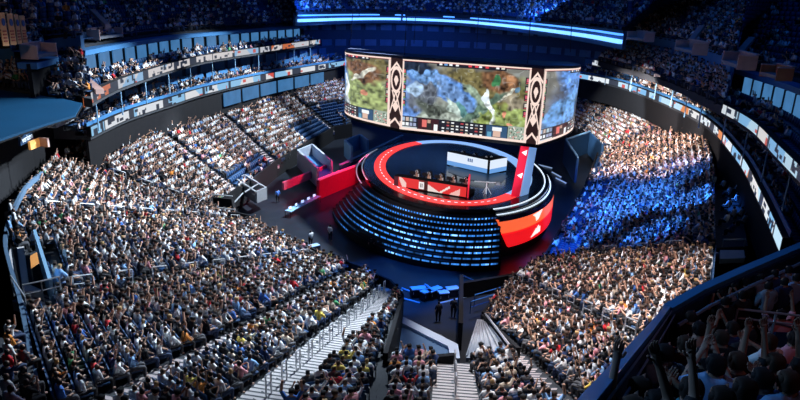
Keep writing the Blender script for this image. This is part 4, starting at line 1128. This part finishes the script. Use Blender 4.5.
# tunnel floor with pale blue catwalk
pads=mat('pale catwalk',(.55,.68,.85),.5,noise=.08,nscale=.5); padd=mat('blue grey ramp cloth',(.10,.20,.36),.6,noise=.25,nscale=.6)
cw=thing('catwalk','pale blue L-shaped catwalk edge around a blue ramp in the tunnel','catwalk',at(430,340,0))
def fp(name,pix,z0,z1,mtl,par):
    P=[at(*p,z1) for p in pix]; m=MB(); m.prism([p[:2] for p in P],z0,z1); return m.build(name,mtl,par)
fp('walkway',[(402,316),(458,344),(460,358),(450,358),(448,346),(402,323)],0,.6,pads,cw)
fp('ramp',[(401,324),(447,347),(449,362),(397,362)],0,.35,padd,cw)
rt=thing('loading_ramp','grey ribbed loading ramp with steel edges right of the tunnel','ramp',at(485,345,0))
rq=[at(478,319,1.6),at(485,320,2.1),at(511,356,kB.z+.35),at(466,358,3.2)]
m=MB(); m.prism([p[:2] for p in rq],[p.z-.4 for p in rq],[p.z for p in rq]); m.build('deck',mat('grey ramp',(.30,.31,.34),.5,noise=.3,nscale=1.5),rt)
for i in range(7):
    m=MB(); a=rq[0].lerp(rq[1],i/6); b=rq[3].lerp(rq[2],i/6); m.bar(a.lerp(b,.05)+Vector((0,0,.06)),a.lerp(b,.97)+Vector((0,0,.06)),.05); m.build('rib',K['steel'],rt)
m=MB(); m.bar(rq[1]+Vector((0,0,.45)),rq[2]+Vector((0,0,.45)),.07); m.build('edge_rail',K['steel'],rt)
# black masking flats between stage floor and right ramp
m=MB(); a=at(459,350,0); b=at(460,298,0); c=at(490,290,0)
m.wall(a,b,2.0,.3); m.wall(b,at(528,286,0),1.3,.3); struct('wall_tunnel',m,K['black'])
# long rails / dark walkway left of the near right block
for i,(p,q_) in enumerate((((474,307),(530,290)),((470,314),(520,298)))):
    handrail(at(*p,.4),at(*q_,.4),1.0,'long low blue-grey rail right of the tunnel mouth, %s one'%['farther','nearer'][i],'rails at the tunnel mouth',K['blue'])
# equipment lit blue on the floor in front of the stage
tb=mat('black road case',(.02,.02,.025),.5,noise=.2); tw_=mat('pale road case lid',(.25,.4,.6),.5,noise=.1)
cases=[(418,296,1.2,'leftmost'),(426,299,.9,'second'),(434,297,1.3,'third'),(443,300,.8,'fourth'),(452,296,1.0,'fifth'),(312,253,1.4,'lone case beside the left crowd')]
for (px,py,s_z,wd) in cases:
    p=at(px,py,0); e=thing('road_case','blue-lit road case with pale lid before the stage, '+wd,'road case',p,rng.uniform(0,1),'road cases on the floor')
    q=MB(); q.box((-.5*s_z,-.3,.05),(.5*s_z,.3,.62)); o=q.build('body',tb); o.parent=e
    q=MB(); q.box((-.51*s_z,-.31,.62),(.51*s_z,.31,.72)); o=q.build('lid',tw_); o.parent=e
    q=MB(); 
    for sx in (-.4,.4): q.box((sx*s_z-.03,-.33,.3),(sx*s_z+.03,-.3,.5))
    o=q.build('latches',K['steel']); o.parent=e
# glossy cable covers catching the blue light
for i,(p,q_) in enumerate((((402,288),(412,292)),((425,284),(432,289)),((462,275),(475,281)),((485,283),(493,287)),((395,296),(420,303)),((440,303),(470,296)))):
    m=MB(); m.bar(at(*p,.05),at(*q_,.05),.07,5); tag(m.build('cable_ramp',tw_),'pale cable ramp on the dark floor before the stage, %s'%['leftmost','short one under the lit steps','right of the blue pool','rightmost','long one at the tunnel','long one near the road cases'][i],'cable ramp','cable ramps on the floor')
# crew
def crew(px,py,z,ang,shirt,label,pose='stand',hair=0):
    p=at(px,py,z); o=person('crew_member',p,ang,pose,shirt,HAIRS[hair],PANTS[0],'skin',1.0); tag(o,label,'person','crew on the arena floor'); return o
BKs=('black',(.012,.012,.015)); GYs=('pale grey',(.55,.57,.6)); Bl=('blue',(.05,.16,.5))
crew(438,322,.0,.3,BKs,'standing crew member in black at the mouth of the tunnel, left one')
crew(453,318,.0,-.4,BKs,'standing crew member in black at the mouth of the tunnel, right one')
crew(311,247,0,.8,GYs,'crew member in grey behind the road case beside the left crowd')
crew(330,241,0,-.6,GYs,'crew member in pale grey on the dark floor, right of the road case')
crew(371,253,0,0,BKs,'crew member in black standing below the left end of the lit steps')
crew(242,178,1.0,.5,Bl,'blue-shirted crew member by the floor barrier at far left')
crew(278,203,0,.5,Bl,'crew member in blue behind the tables left of the stage')
# left side: press tables, red-lit barrier, white entrance box
redl=mat('dark red drape',(.35,.02,.06),.7,noise=.2)  # red light on the barrier put into its base colours
br=thing('barrier','long red-lit barrier wall running towards the stage on the left','barrier',at(330,180,0))
m=MB(); m.wall(at(318,199,0),at(372,176,0),2.2,.4); m.build('red_wall',redl,br)
m=MB(); a=at(318,199,0)+Vector((0,0,2.2)); b=at(372,176,0)+Vector((0,0,2.2)); m.wall(a,b,.12,.5); m.build('coping',mat('pale pink coping',(.8,.45,.5),.5,noise=.1),br)
m=MB(); m.wall(at(283,190,1.0),at(330,170,1.0),.9,.3); m.build('low_wall',mat('pink lit wall',(.55,.12,.2),.6,noise=.2),br)  # pink glow of the red light mixed into the low wall's colour
bl2=thing('barrier','long pale blue rail line from the barrier towards the hanging screen','barrier',at(380,165,0))
m=MB(); m.wall(at(340,183,0.4)+Vector((0,0,2.2)),at(402,150,0.4)+Vector((0,0,2.2)),.15,.3); m.build('top_bar',K['bluelt'],bl2)
m=MB(); m.wall(at(340,186,0),at(402,153,0),2.3,.15); m.build('skirt',K['navy'],bl2)
eb=thing('entrance_box','white walled entrance box at the foot of the far left block','entrance',at(312,160,1))
wp=[at(298,152,2.6),at(312,146,2.6),at(332,163,2.6),at(318,171,2.6)]
for i,(a,b) in enumerate(((0,1),(1,2),(3,0))):
    m=MB(); m.wall(wp[a]-Vector((0,0,2)),wp[b]-Vector((0,0,2)),2.3,.25); m.build('side_wall',mat('pale grey wall',(.34,.38,.45),.6,noise=.15),eb)
m=MB(); m.prism([p[:2] for p in wp],1.0,1.5); m.build('landing',K['blue'],eb)
for nm_,pp in (('on its left wall',(304,150)),('on its far wall',(312,147))):
    pass
e2=thing('entrance_box','pale blue entrance box beyond the white one at the far end seats','entrance',at(350,143,1))
wp=[at(345,142,2.6),at(360,136,2.6),at(368,142,2.6),at(352,149,2.6)]
for i,(a,b) in enumerate(((0,1),(1,2),(3,0))):
    m=MB(); m.wall(wp[a]-Vector((0,0,2)),wp[b]-Vector((0,0,2)),2.3,.3); m.build('side_wall',K['bluelt'],e2)
e3=thing('entrance_box','pale box with parallel rails below the left crowd','entrance',at(245,190,1))
wp=[at(235,180,2.2),at(245,177,2.2),at(266,190,2.2),at(256,194,2.2)]
m=MB(); 
for a,b in ((0,1),(1,2),(2,3),(3,0)): m.wall(wp[a]-Vector((0,0,1)),wp[b]-Vector((0,0,1)),1.3,.2)
m.build('side_wall',K['grey'],e3)
m=MB(); m.bar(at(232,205,2.2),at(243,193,2.2),.08); m.bar(at(245,192,2.4),at(258,184,2.4),.08); m.build('rail',K['steel'],e3)
dkb=thing('entrance_box','black entrance opening at the lower left edge of the crowd','entrance',at(222,208,1))
wp=[at(212,203,2.5),at(233,205,2.5),at(236,219,2.5),at(212,216,2.5)]
m=MB()
for a,b in ((0,1),(1,2),(2,3),(3,0)): m.wall(wp[a]-Vector((0,0,2)),wp[b]-Vector((0,0,2)),2.6,.25)
m.build('side_wall',K['black'],dkb)
m=MB(); m.bar(wp[0]+Vector((0,0,.9)),wp[1]+Vector((0,0,.9)),.06); m.bar(wp[3]+Vector((0,0,.9)),wp[2]+Vector((0,0,.9)),.06); m.build('rail',K['steel'],dkb)
# tables with pale kit left of the stage
for i,(a,b,lab) in enumerate((((288,218),(318,202),'long press table with pale papers on the dark floor left of the stage'),((262,178),(275,171),'short press table with pale papers above the red-lit wall'))):
    A=at(*a,0); B=at(*b,0); e=thing('press_table',lab,'table',A,0); d=(B-A).normalized(); n_=Vector((-d.y,d.x,0))*.4
    m=MB(); m.prism([(A-n_)[:2],(B-n_)[:2],(B+n_)[:2],(A+n_)[:2]],.70,.76); m.build('tabletop',K['bluelt'],e)
    for q_ in (A-n_*.8,A+n_*.8,B-n_*.8,B+n_*.8): m=MB(); m.bar(q_,q_+Vector((0,0,.7)),.03); m.build('leg',K['seatmetal'],e)
    for k in range(5 if i==0 else 2):
        p=A.lerp(B,(k+.5)/(5 if i==0 else 2)); l=thing('laptop','open laptop on the %s table, %s from the left'%(['long press','short press'][i],ordw(k+1)),'laptop',p+Vector((0,0,.76)),math.atan2(d.y,d.x)+rng.uniform(-.3,.3),'laptops on the press tables')
        q=MB(); q.box((-.2,-.14,0),(.2,.14,.03)); x=q.build('keyboard',K['grey']); x.parent=l
        q=MB(); q.box((-.2,.12,.03),(.2,.15,.30)); x=q.build('screen',mat('laptop screen',(.5,.6,.8),.4,emit=1.2,ecol=(.45,.65,1))); x.parent=l
# right side: dark entrance box, blue platforms, flight of steps
rb=thing('entrance_box','big dark blue entrance box at the foot of the far right block','entrance',at(575,150,1))
wp=[at(566,140,4),at(590,132,4),at(603,145,4),at(578,158,4)]
for a,b in ((0,1),(1,2),(0,3)): m=MB(); m.wall(wp[a]-Vector((0,0,3.2)),wp[b]-Vector((0,0,3.2)),3.2,.3); m.build('side_wall',K['navy'],rb)
m=MB(); m.bar(wp[0]+Vector((0,0,.1)),wp[1]+Vector((0,0,.1)),.12); m.bar(wp[0]+Vector((0,0,.1)),wp[3]+Vector((0,0,.1)),.12); m.build('top_rail',K['bluelt'],rb)
pf=thing('platform','blue camera platform with rails beside the blue-lit block','platform',at(596,188,2))
fp('deck',[(597,184),(618,184),(617,192),(596,192)],1.2,2.6,K['blue'],pf)
m=MB(); q4=[at(597,184,2.6),at(618,184,2.6),at(617,192,2.6),at(596,192,2.6)]
for a,b in ((0,1),(1,2),(2,3),(3,0)): m.bar(q4[a]+Vector((0,0,.9)),q4[b]+Vector((0,0,.9)),.04); m.bar(q4[a],q4[a]+Vector((0,0,.9)),.04)
m.build('rail',K['bluelt'],pf)
pf2=thing('platform','blue camera platform low on the right beside the red-shirted fans','platform',at(585,230,1))
fp('deck',[(576,227),(600,226),(598,238),(572,240)],0,1.6,K['blue'],pf2)
m=MB(); q4=[at(576,227,1.6),at(600,226,1.6),at(598,238,1.6),at(572,240,1.6)]
for a,b in ((0,1),(1,2),(2,3),(3,0)): m.bar(q4[a]+Vector((0,0,.9)),q4[b]+Vector((0,0,.9)),.04); m.bar(q4[a],q4[a]+Vector((0,0,.9)),.04)
m.build('rail',K['bluelt'],pf2)
wk=thing('walkway','blue floor walkway along the foot of the right blocks','walkway',at(560,260,0))
fp('deck',[(528,286),(540,288),(600,206),(588,202)],0,.35,K['blue'],wk)
for i in range(3):
    a=at(598+i*5,183,1.2); b=at(603+i*5,165,2.0); handrail(a,b,.8,'pale sloping step rail under the far right block, %s from the left'%ordw(i+1),'step rails on the right',K['bluelt'],.09)
for i,(x,y,x2,y2) in enumerate(((532,163,552,168),(556,178,566,183),(552,172,561,177),(536,262,548,258))):
    m=MB(); m.bar(at(x,y,.1),at(x2,y2,.1),.09,5); tag(m.build('floor_light',mat('faint floor light',(.4,.5,.7),.5,emit=.6,ecol=(.35,.5,.8))),'faint light line on the dark floor right of the stage, %s from the back'%ordw([1,3,2,4][i]),'light line','floor light lines')
# dark pit with a few guests at the right edge of the bowl
pitP=[(714,188),(738,192),(748,246),(716,248)]
def guest(px,py,z,col,lab,pose='sit',ang=.6):
    p=at(px,py,z); o=person('guest',p,ang,pose,col,HAIRS[0],PANTS[0],'skin',1.0); tag(o,lab,'person','guests in the dark right boxes'); 
    return o
box=MB(); pp=[at(*p,7.6) for p in pitP]; box.prism([p[:2] for p in pp],6.9,7.6); struct('floor',box,K['riser'])
gcols=[(727,213,'white'),(735,207,'white'),(732,222,'pale grey'),(740,222,'beige'),(725,228,'white'),(743,229,'beige'),(731,238,'navy'),(728,199,'pale grey'),(713,188,'pale grey'),(722,192,'white'),(736,196,'pale grey')]
cd={c[0]:c for c in SHIRTS}
wordsg=['left of the top pair','right of the top pair','in the middle of the pit','right of the middle','left edge of the pit','lower right of the pit','lowest in the pit','behind the top pair','farthest left','second from left behind','right rear']
for i,(x,y,c) in enumerate(gcols): guest(x,y,7.6,cd[c][:2],'guest in %s seated in the dark right pit, %s'%(c,wordsg[i]))
t2=thing('counter','dark grey counter with a steel rail below the dark pit on the right','counter',at(733,256,7.6))
fp('top',[(720,250),(744,250),(745,258),(720,259)],8.0,8.3,K['grey'],t2)
m=MB(); a=at(722,247,8.0)+Vector((0,0,.5)); b=at(744,247,8.0)+Vector((0,0,.5)); m.bar(a,b,.04); m.bar(a,a-Vector((0,0,.5)),.03); m.bar(b,b-Vector((0,0,.5)),.03); m.build('rail',K['steel'],t2)
# left edge: pale wall walk with steps beside the crowd
wl=MB(); lp=catmull([at(*p,9.4) for p in ((42,172),(26,186),(12,212),(5,238),(9,262),(20,300),(30,350),(41,402),(52,450))],1.0)
wl.sweep([(p.x,p.y) for p in lp],[(-.08,9.1),(-.08,9.45),(.08,9.45),(.08,9.1)]); struct('wall_left',wl,mat('pale blue grey wall',(.08,.14,.22),.6,noise=.12))
wf=MB(); A=[at(*p,8.3) for p in ((14,232),(24,246),(30,292),(44,298),(18,300),(10,262))]; wf.prism([p[:2] for p in A],7.9,8.7); struct('floor',wf,mat('pale landing',(.5,.48,.48),.8,noise=.15))
# dark pit at the left with an orange table
pitw=MB(); a,b,c=at(36,240,9.0),at(52,292,9.0),at(30,296,9.0)
pitw.wall(a-Vector((0,0,1)),b-Vector((0,0,1)),1.6,.15); struct('wall_left',pitw,K['bluelt'])
ot=thing('side_table','small orange table in the dark wheelchair bay at left','table',at(33,262,8.9))
m=MB(); P=[at(*p,9.7) for p in ((30,256),(37,252),(39,262),(31,267))]; m.prism([p[:2] for p in P],9.62,9.7); m.build('tabletop',mat('orange tabletop',(.75,.3,.08),.5,noise=.1),ot)
for p in P: m=MB(); m.bar((p.x,p.y,8.9),(p.x,p.y,9.62),.03); m.build('leg',K['seatmetal'],ot)
for i,(p,q_) in enumerate((((26,306),(44,302)),((44,302),(62,297)),((14,296),(28,318)))):
    handrail(at(*p,8.8),at(*q_,8.8),1.0,'pale rail around the landing at the left edge, %s'%['left length','right length','beside the wall'][i],'rails of the left landing')
# block of seats left of the wall in the bottom left corner
corner=[]
def cornerblock():
    A=[at(-30,330,9.3),at(30,345,9.3)]; B=[at(-60,420,10.5),at(40,430,10.5)]
    m=MB(); n=7
    for r in range(n):
        u0_,u1_=r/n,(r+1)/n; a0,b0,b1,a1=A[0].lerp(B[0],u0_),A[1].lerp(B[1],u0_),A[1].lerp(B[1],u1_),A[0].lerp(B[0],u1_)
        m.prism([a0[:2],b0[:2],b1[:2],a1[:2]],a0.z-.6,a0.z); d=(b0-a0); k=int(d.length/.56); nn=Vector((-d.y,d.x)).normalized(); ang=math.atan2(nn.y,nn.x)-PI/2
        for q in range(k):
            p=a0.lerp(b1,(q+.5)/k); p.z=a0.z; corner.append((p,ang-.3))
    struct('floor',m,K['riser'])
cornerblock()
j=0
for (p,ang) in corner:
    x,y=proj(p+Vector((0,0,.9)))
    if 0<x<36 and 320<y<400 and rng.random()<.9 and x<(y-300)*.4+4:
        j+=1; sh=pick(secs[0],p); o=person('spectator',p,ang,POSES[rng.choice(7,p=PP)],sh[:2],HAIRS[int(rng.integers(3))],PANTS[int(rng.integers(4))],'skin',1.0)
        tag(o,'%s shirt, beyond the left edge wall in the bottom left corner, seat %s'%(sh[0],word(j)),'person','spectators in the bottom left corner')
for i,p in enumerate(((13,226),(17,236),(12,245))):
    o=person('spectator',at(*p,8.7),-.9,'stand',[GYs,cd['white'][:2],cd['light blue'][:2]][i],HAIRS[0],PANTS[0],'skin',1.0); tag(o,'standing spectator in %s by the left edge wall, %s of three'%(['pale grey','white','light blue'][i],['top','middle','bottom'][i]),'person','people standing by the left wall')

# ---------------------------------------------------------------- upper deck in the foreground
SL=.40
def head_at(px,py):   # seated head on the raked deck: z = 20.9 - SL*y
    d=ray(px,py); t=(20.75-CZ)/(d.z+SL*d.y); return Vector((d.x*t,d.y*t,CZ+d.z*t))
ra=[(1.2,3.6),(1.9,5.0),(5.2,12.3)]
def topz(x,y): return 20.1-SL*y
tp=[]
for (px,py) in ((575,415),(590,396),(620,362),(650,328),(668,306)):
    d=ray(px,py); t=(20.9-CZ)/(d.z+SL*d.y)   # parapet top follows the rake
    tp.append(Vector((d.x*t,d.y*t,CZ+d.z*t)))
FR=[]   # deck tiers run across the view
dm=MB(); y=3.2
while y<15.4:
    zt=19.55-SL*(y+.4); xl=float(np.interp(y,[p.y for p in tp],[p.x for p in tp])) if y<=tp[-1].y-.8 else tp[-1].x+max(0,(y-tp[-1].y+.8)*1.4); xn=float(np.interp(y+.8,[p.y for p in tp],[p.x for p in tp])) if y<=tp[-1].y-.8 else tp[-1].x+max(0,(y-tp[-1].y+1.6)*1.4)
    dm.prism([(xl,y),(14,y),(14,y+.8),(xn,y+.8)],zt-.5,zt); y+=.8
struct('floor',dm,K['riser'])
rail=thing('deck_rail','long blue steel parapet running down beside the foreground spectators','parapet',at(640,345,17))
print('rail',tp)
m=MB()
for a,b in zip(tp,tp[1:]): m.wall(a-Vector((0,0,.10)),b-Vector((0,0,.10)),.10,.11)
m.build('top_cap',mat('blue parapet cap',(.04,.20,.45),.35,noise=.15,nscale=2),rail)
m=MB()
for a,b in zip(tp,tp[1:]): m.wall(a-Vector((0,0,1.5)),b-Vector((0,0,1.5)),1.37,.07)
m.build('panel',K['navy'],rail)
for k,o_ in enumerate((.10,.17)):
    m=MB()
    for a,b in zip(tp,tp[1:]): m.bar(a+Vector((o_,0,-.10-.09*k)),b+Vector((o_,0,-.10-.09*k)),.013)
    m.build('side_bar',K['bluelt'],rail)
r2=thing('deck_rail','blue steel parapet across the front of the upper right deck','parapet',at(740,285,16))
zr=tp[-1].z; f2=[tp[-1]]+[at(*p,zr) for p in ((700,288),(745,268),(800,245),(860,215))]
m=MB()
for a,b in zip(f2,f2[1:]): m.wall(a-Vector((0,0,.12)),b-Vector((0,0,.12)),.12,.2)
m.build('top_cap',_m['blue parapet cap'],r2)
m=MB()
for a,b in zip(f2,f2[1:]): m.wall(a-Vector((0,0,1.6)),b-Vector((0,0,1.6)),1.4,.2)
m.build('panel',K['navy'],r2)
m=MB()
for a,b in zip(f2,f2[1:]): m.bar(a+Vector((.1,-.35,-.25)),b+Vector((.1,-.35,-.25)),.04)
m.build('side_bar',K['bluelt'],r2)
# floor behind the front parapet, level with the lowest row
m=MB(); m.prism([(f2[0].x,f2[0].y),(f2[1].x,f2[1].y),(f2[2].x,f2[2].y),(f2[3].x,f2[3].y),(f2[4].x,f2[4].y),(16,12),(5.5,11.5)],zr-1.9,zr-1.35); struct('floor',m,K['riser'])
# white hand rail among the foreground rows
hr=thing('handrail','pale two-bar handrail between the foreground rows at right','handrail',head_at(745,320))
d0=head_at(737,311)+Vector((0,0,.05)); d1=Vector((head_at(800,322).x+.3,d0.y+.2,d0.z-.0)); 
d1=d0+(ray(802,316)/ray(802,316).y*(d0.y)-Vector((d0.x,d0.y,d0.z-CZ)))
m=MB(); m.bar(d0,d1,.028,8); m.build('top_bar',K['steel'],hr)
m=MB(); m.bar(d0+Vector((.05,0,-.22)),d1+Vector((0,0,-.22)),.022,8); m.build('middle_bar',K['steel'],hr)
m=MB(); m.bar(d0,d0-Vector((0,0,1.15)),.028,8); m.build('post',K['steel'],hr)
m=MB(); m.bar(d0.lerp(d1,.6),d0.lerp(d1,.6)-Vector((0,0,1.15)),.028,8); m.build('post',K['steel'],hr)
TEAL=('teal',(.05,.25,.30)); GB=('grey blue',(.22,.33,.42)); PB=('light blue',(.25,.45,.75)); WH=('white',(.7,.75,.8)); NV=('navy',(.02,.04,.12)); PK=('pink',(.7,.3,.35))
fgp=[(667,349,'sit',GB,0,'in a grey blue shirt, beside the blue parapet'),
 (687,340,'sit',BKs,.1,'with broad black back, right of the grey blue shirt'),
 (694,384,'clap',TEAL,0,'in a teal shirt at the bottom edge, right of the raised arms'),
 (660,398,'arms_up',BKs,.1,'in black with both bare arms raised at the bottom edge'),
 (636,404,'one_up',BKs,.2,'in black raising one arm beside the parapet at the bottom edge'),
 (692,314,'sit',BKs,-.1,'in black, head at the corner of the parapet'),
 (708,330,'lean',PB,.3,'in light blue leaning forward, behind the parapet corner'),
 (723,334,'sit',BKs,-.2,'in black, left of the pale handrail'),
 (736,326,'phone',NV,.2,'in navy holding a phone, under the handrail end'),
 (751,332,'sit',BKs,0,'in black, under the middle of the handrail'),
 (772,338,'clap',WH,.4,'in white with blue trim, right of the handrail post'),
 (797,335,'sit',PK,.3,'in pink at the right edge by the handrail'),
 (719,362,'phone',PB,-.2,'in light blue holding a phone, centre of the foreground rows'),
 (740,357,'arms_up',BKs,.0,'in black with both forearms raised in the foreground rows'),
 (748,384,'rest',BKs,.1,'in black at the bottom, left of the blue cap'),
 (765,374,'sit',NV,-.1,'in navy at the bottom right, second from the edge'),
 (792,376,'clap',PB,.2,'in light blue clapping at the bottom right corner'),
 (725,394,'sit',NV,0,'in navy at the bottom edge below the phone holder'),
 (712,306,'rest',NV,0,'in navy by the front parapet, left one'),
 (758,306,'clap',BKs,.3,'in black clapping just behind the handrail'),
 (783,312,'arms_up',PK,.2,'in pink with arms up above the handrail'),
 (706,352,'rest',BKs,.0,'in black between the black back and the phone holder'),
 (778,358,'arms_up',BKs,.1,'in black with bare forearms raised at right'),
 (642,384,'sit',BKs,.1,'in black half hidden beside the lower parapet')]
for i,(x,y,pose,sh,da,lab) in enumerate(fgp):
    h=head_at(x,y); p=h-Vector((0,0,1.29)); 
    o=person('fan',p,da,pose,sh,HAIRS[i%3],PANTS[i%2],'skin2' if i%3 else 'skin',1.1,hi=True); tag(o,'foreground fan '+lab,'person','fans in the foreground rows')
    e=thing('stadium_seat',('dark seat of the fan '+lab)[:72].rsplit(' ',1)[0],'seat',p,da*.0,'foreground seats')
    for nm,me in (('seat_pan',pm),('backrest',bm_),('armrest',am[0]),('armrest',am[1])):
        oo=bpy.data.objects.new(nm,me); C.objects.link(oo); oo.parent=e
# dim people behind the front parapet at the right
for i,(x,y) in enumerate(((722,292),(735,286),(748,281),(762,276),(776,272),(790,268),(728,300),(770,284),(786,280),(798,276),(745,294))):
    p=at(x,y,zr-.15)-Vector((0,0,1.15)); o=person('fan',p,.3,['sit','clap','phone','rest'][i%4],[NV,PB,BKs,GB][i%4],HAIRS[0],PANTS[0],'skin2',1.0); tag(o,'dim fan in %s behind the front parapet, %s'%([NV,PB,BKs,GB][i%4][0],['first from the left in the front line','second in the front line','third in the front line','fourth in the front line','fifth in the front line','sixth in the front line','lower left one','lower middle one','lower right one','at the right edge','above the handrail end'][i]),'person','fans behind the front parapet')
# dark roof truss at the upper right
tr=thing('roof_truss','dark roof truss with a faint pale tube in the upper right corner','truss',(22,36,24))
A=Vector((19,44,24.5)); B=Vector((30,32,24.2))
for k,(o1) in enumerate(((0,0,0),(0,0,-1.2),(1.2,0,-.6))):
    m=MB(); m.bar(A+Vector(o1),B+Vector(o1),.12); m.build('chord',K['seatmetal'],tr)
m=MB()
for i in range(9): m.bar(A.lerp(B,i/9),A.lerp(B,(i+.5)/9)+Vector((0,0,-1.2)),.05); m.bar(A.lerp(B,(i+.5)/9)+Vector((0,0,-1.2)),A.lerp(B,(i+1)/9)+Vector((1.2,0,-.6)),.05)
m.build('webbing',K['seatmetal'],tr)
# ---------------------------------------------------------------- light
w=bpy.data.worlds.new('w'); bpy.context.scene.world=w; w.use_nodes=True; w.node_tree.nodes['Background'].inputs[0].default_value=(.1,.25,.6,1); w.node_tree.nodes['Background'].inputs[1].default_value=.008
def spot(loc,tgt,P,ang,col,blend=.4,size=.5):
    l=bpy.data.lights.new('arena_light','SPOT'); l.energy=P; l.spot_size=math.radians(ang); l.spot_blend=blend; l.color=col; l.shadow_soft_size=size
    o=bpy.data.objects.new('arena_light',l); C.objects.link(o); o.location=loc; o.rotation_euler=(Vector(tgt)-Vector(loc)).to_track_quat('-Z','Y').to_euler(); return o
def down(x,y,z,R,P,col,lean=(-3,4),blend=.4):
    """lamp in the rig 33 m up that lights a disc of radius R"""
    return spot((x+lean[0],y+lean[1],33),(x,y,z),P,2*math.degrees(math.atan(R/(33-z))),col,blend)
def area(loc,tgt,P,sz,col):
    l=bpy.data.lights.new('arena_light','AREA'); l.energy=P; l.size=sz; l.color=col
    o=bpy.data.objects.new('arena_light',l); C.objects.link(o); o.location=loc; o.rotation_euler=(Vector(tgt)-Vector(loc)).to_track_quat('-Z','Y').to_euler(); return o
Wc=(.74,.88,1.0); Wl=(.78,.90,1); Wr=(1,.90,.86)
spot((2,50,32),(-15,34,6),120000,58,Wc)
spot((2,64,32),(-19,55,5),170000,56,Wl)
spot((2,84,32),(-21,80,5),140000,48,Wl)
spot((2,104,32),(-14,104,5),70000,40,(.75,.88,1))
spot((0,40,31),(3,25,6),34000,46,Wc)
down(9,39,4,8,44000,Wr); down(12,31,5,8,36000,Wr); down(9,24,6,9,28000,Wr); down(14,36,5,5,16000,Wr); down(15,28,7,6,20000,Wr)
spot((20,64,15),(30,75,7),32000,66,Wr,.4); spot((20,84,14),(32,94,6),26000,50,Wl,.4); spot((20,70,15),(33,84,7),26000,46,Wr,.4)
BB=(.03,.20,1.0)
for tx,ty,tz,an,pw in ((15,49,4,30,36000),(18.5,42,6,26,26000),(21,53,5,32,52000),(23.5,47,7,26,34000),(18,59,3,28,40000),(25,57,7,24,34000),(21,65,4,22,34000)): spot((15,45,16.5),(tx,ty,tz),pw,an,BB)
area((2,60,33.5),(2,60,0),3600,60,(.02,.20,1))
# stage wash and colour on the floor around it
spot((1,36,14),(2,59,5),18000,22,(1,.85,.85)); spot((8,36,11.5),(9,70,5.5),20000,18,(.75,.88,1))
down(0,47,0,6,90000,(.02,.20,1),(0,3)); down(4,44,0,5,50000,(.03,.25,1),(0,3)); down(-10,70,1,9,6000,(.04,.22,1),(4,0))
spot((-3,72,9),(-10,72,1),9000,70,(1,.03,.14)); spot((-6,60,8),(-5,64,1),3000,70,(1,.03,.1)); spot((20,56,15),(28,63,7.5),12000,46,Wr,.4)
down(16,58,0,6,20000,(.04,.25,1),(0,3))
# added unseen area lights that widen the glow of the far strips
for x in (-14,-2,10,20): area((x,100,22),(x,116,19),1300,5,(.03,.18,1))
# dim wash over the foreground rows
spot((-6,20,27),(6,9,17),2600,60,(.4,.6,1),.6); spot((14,4,26),(7,9,17),300,60,(1,.35,.35),.6)
spot((-20,28,21.5),(-27,38,19.5),600,50,(1,.75,.5),.6)
spot((-7,7,26),(5,8,17.5),1700,60,(.2,.5,1),.6)
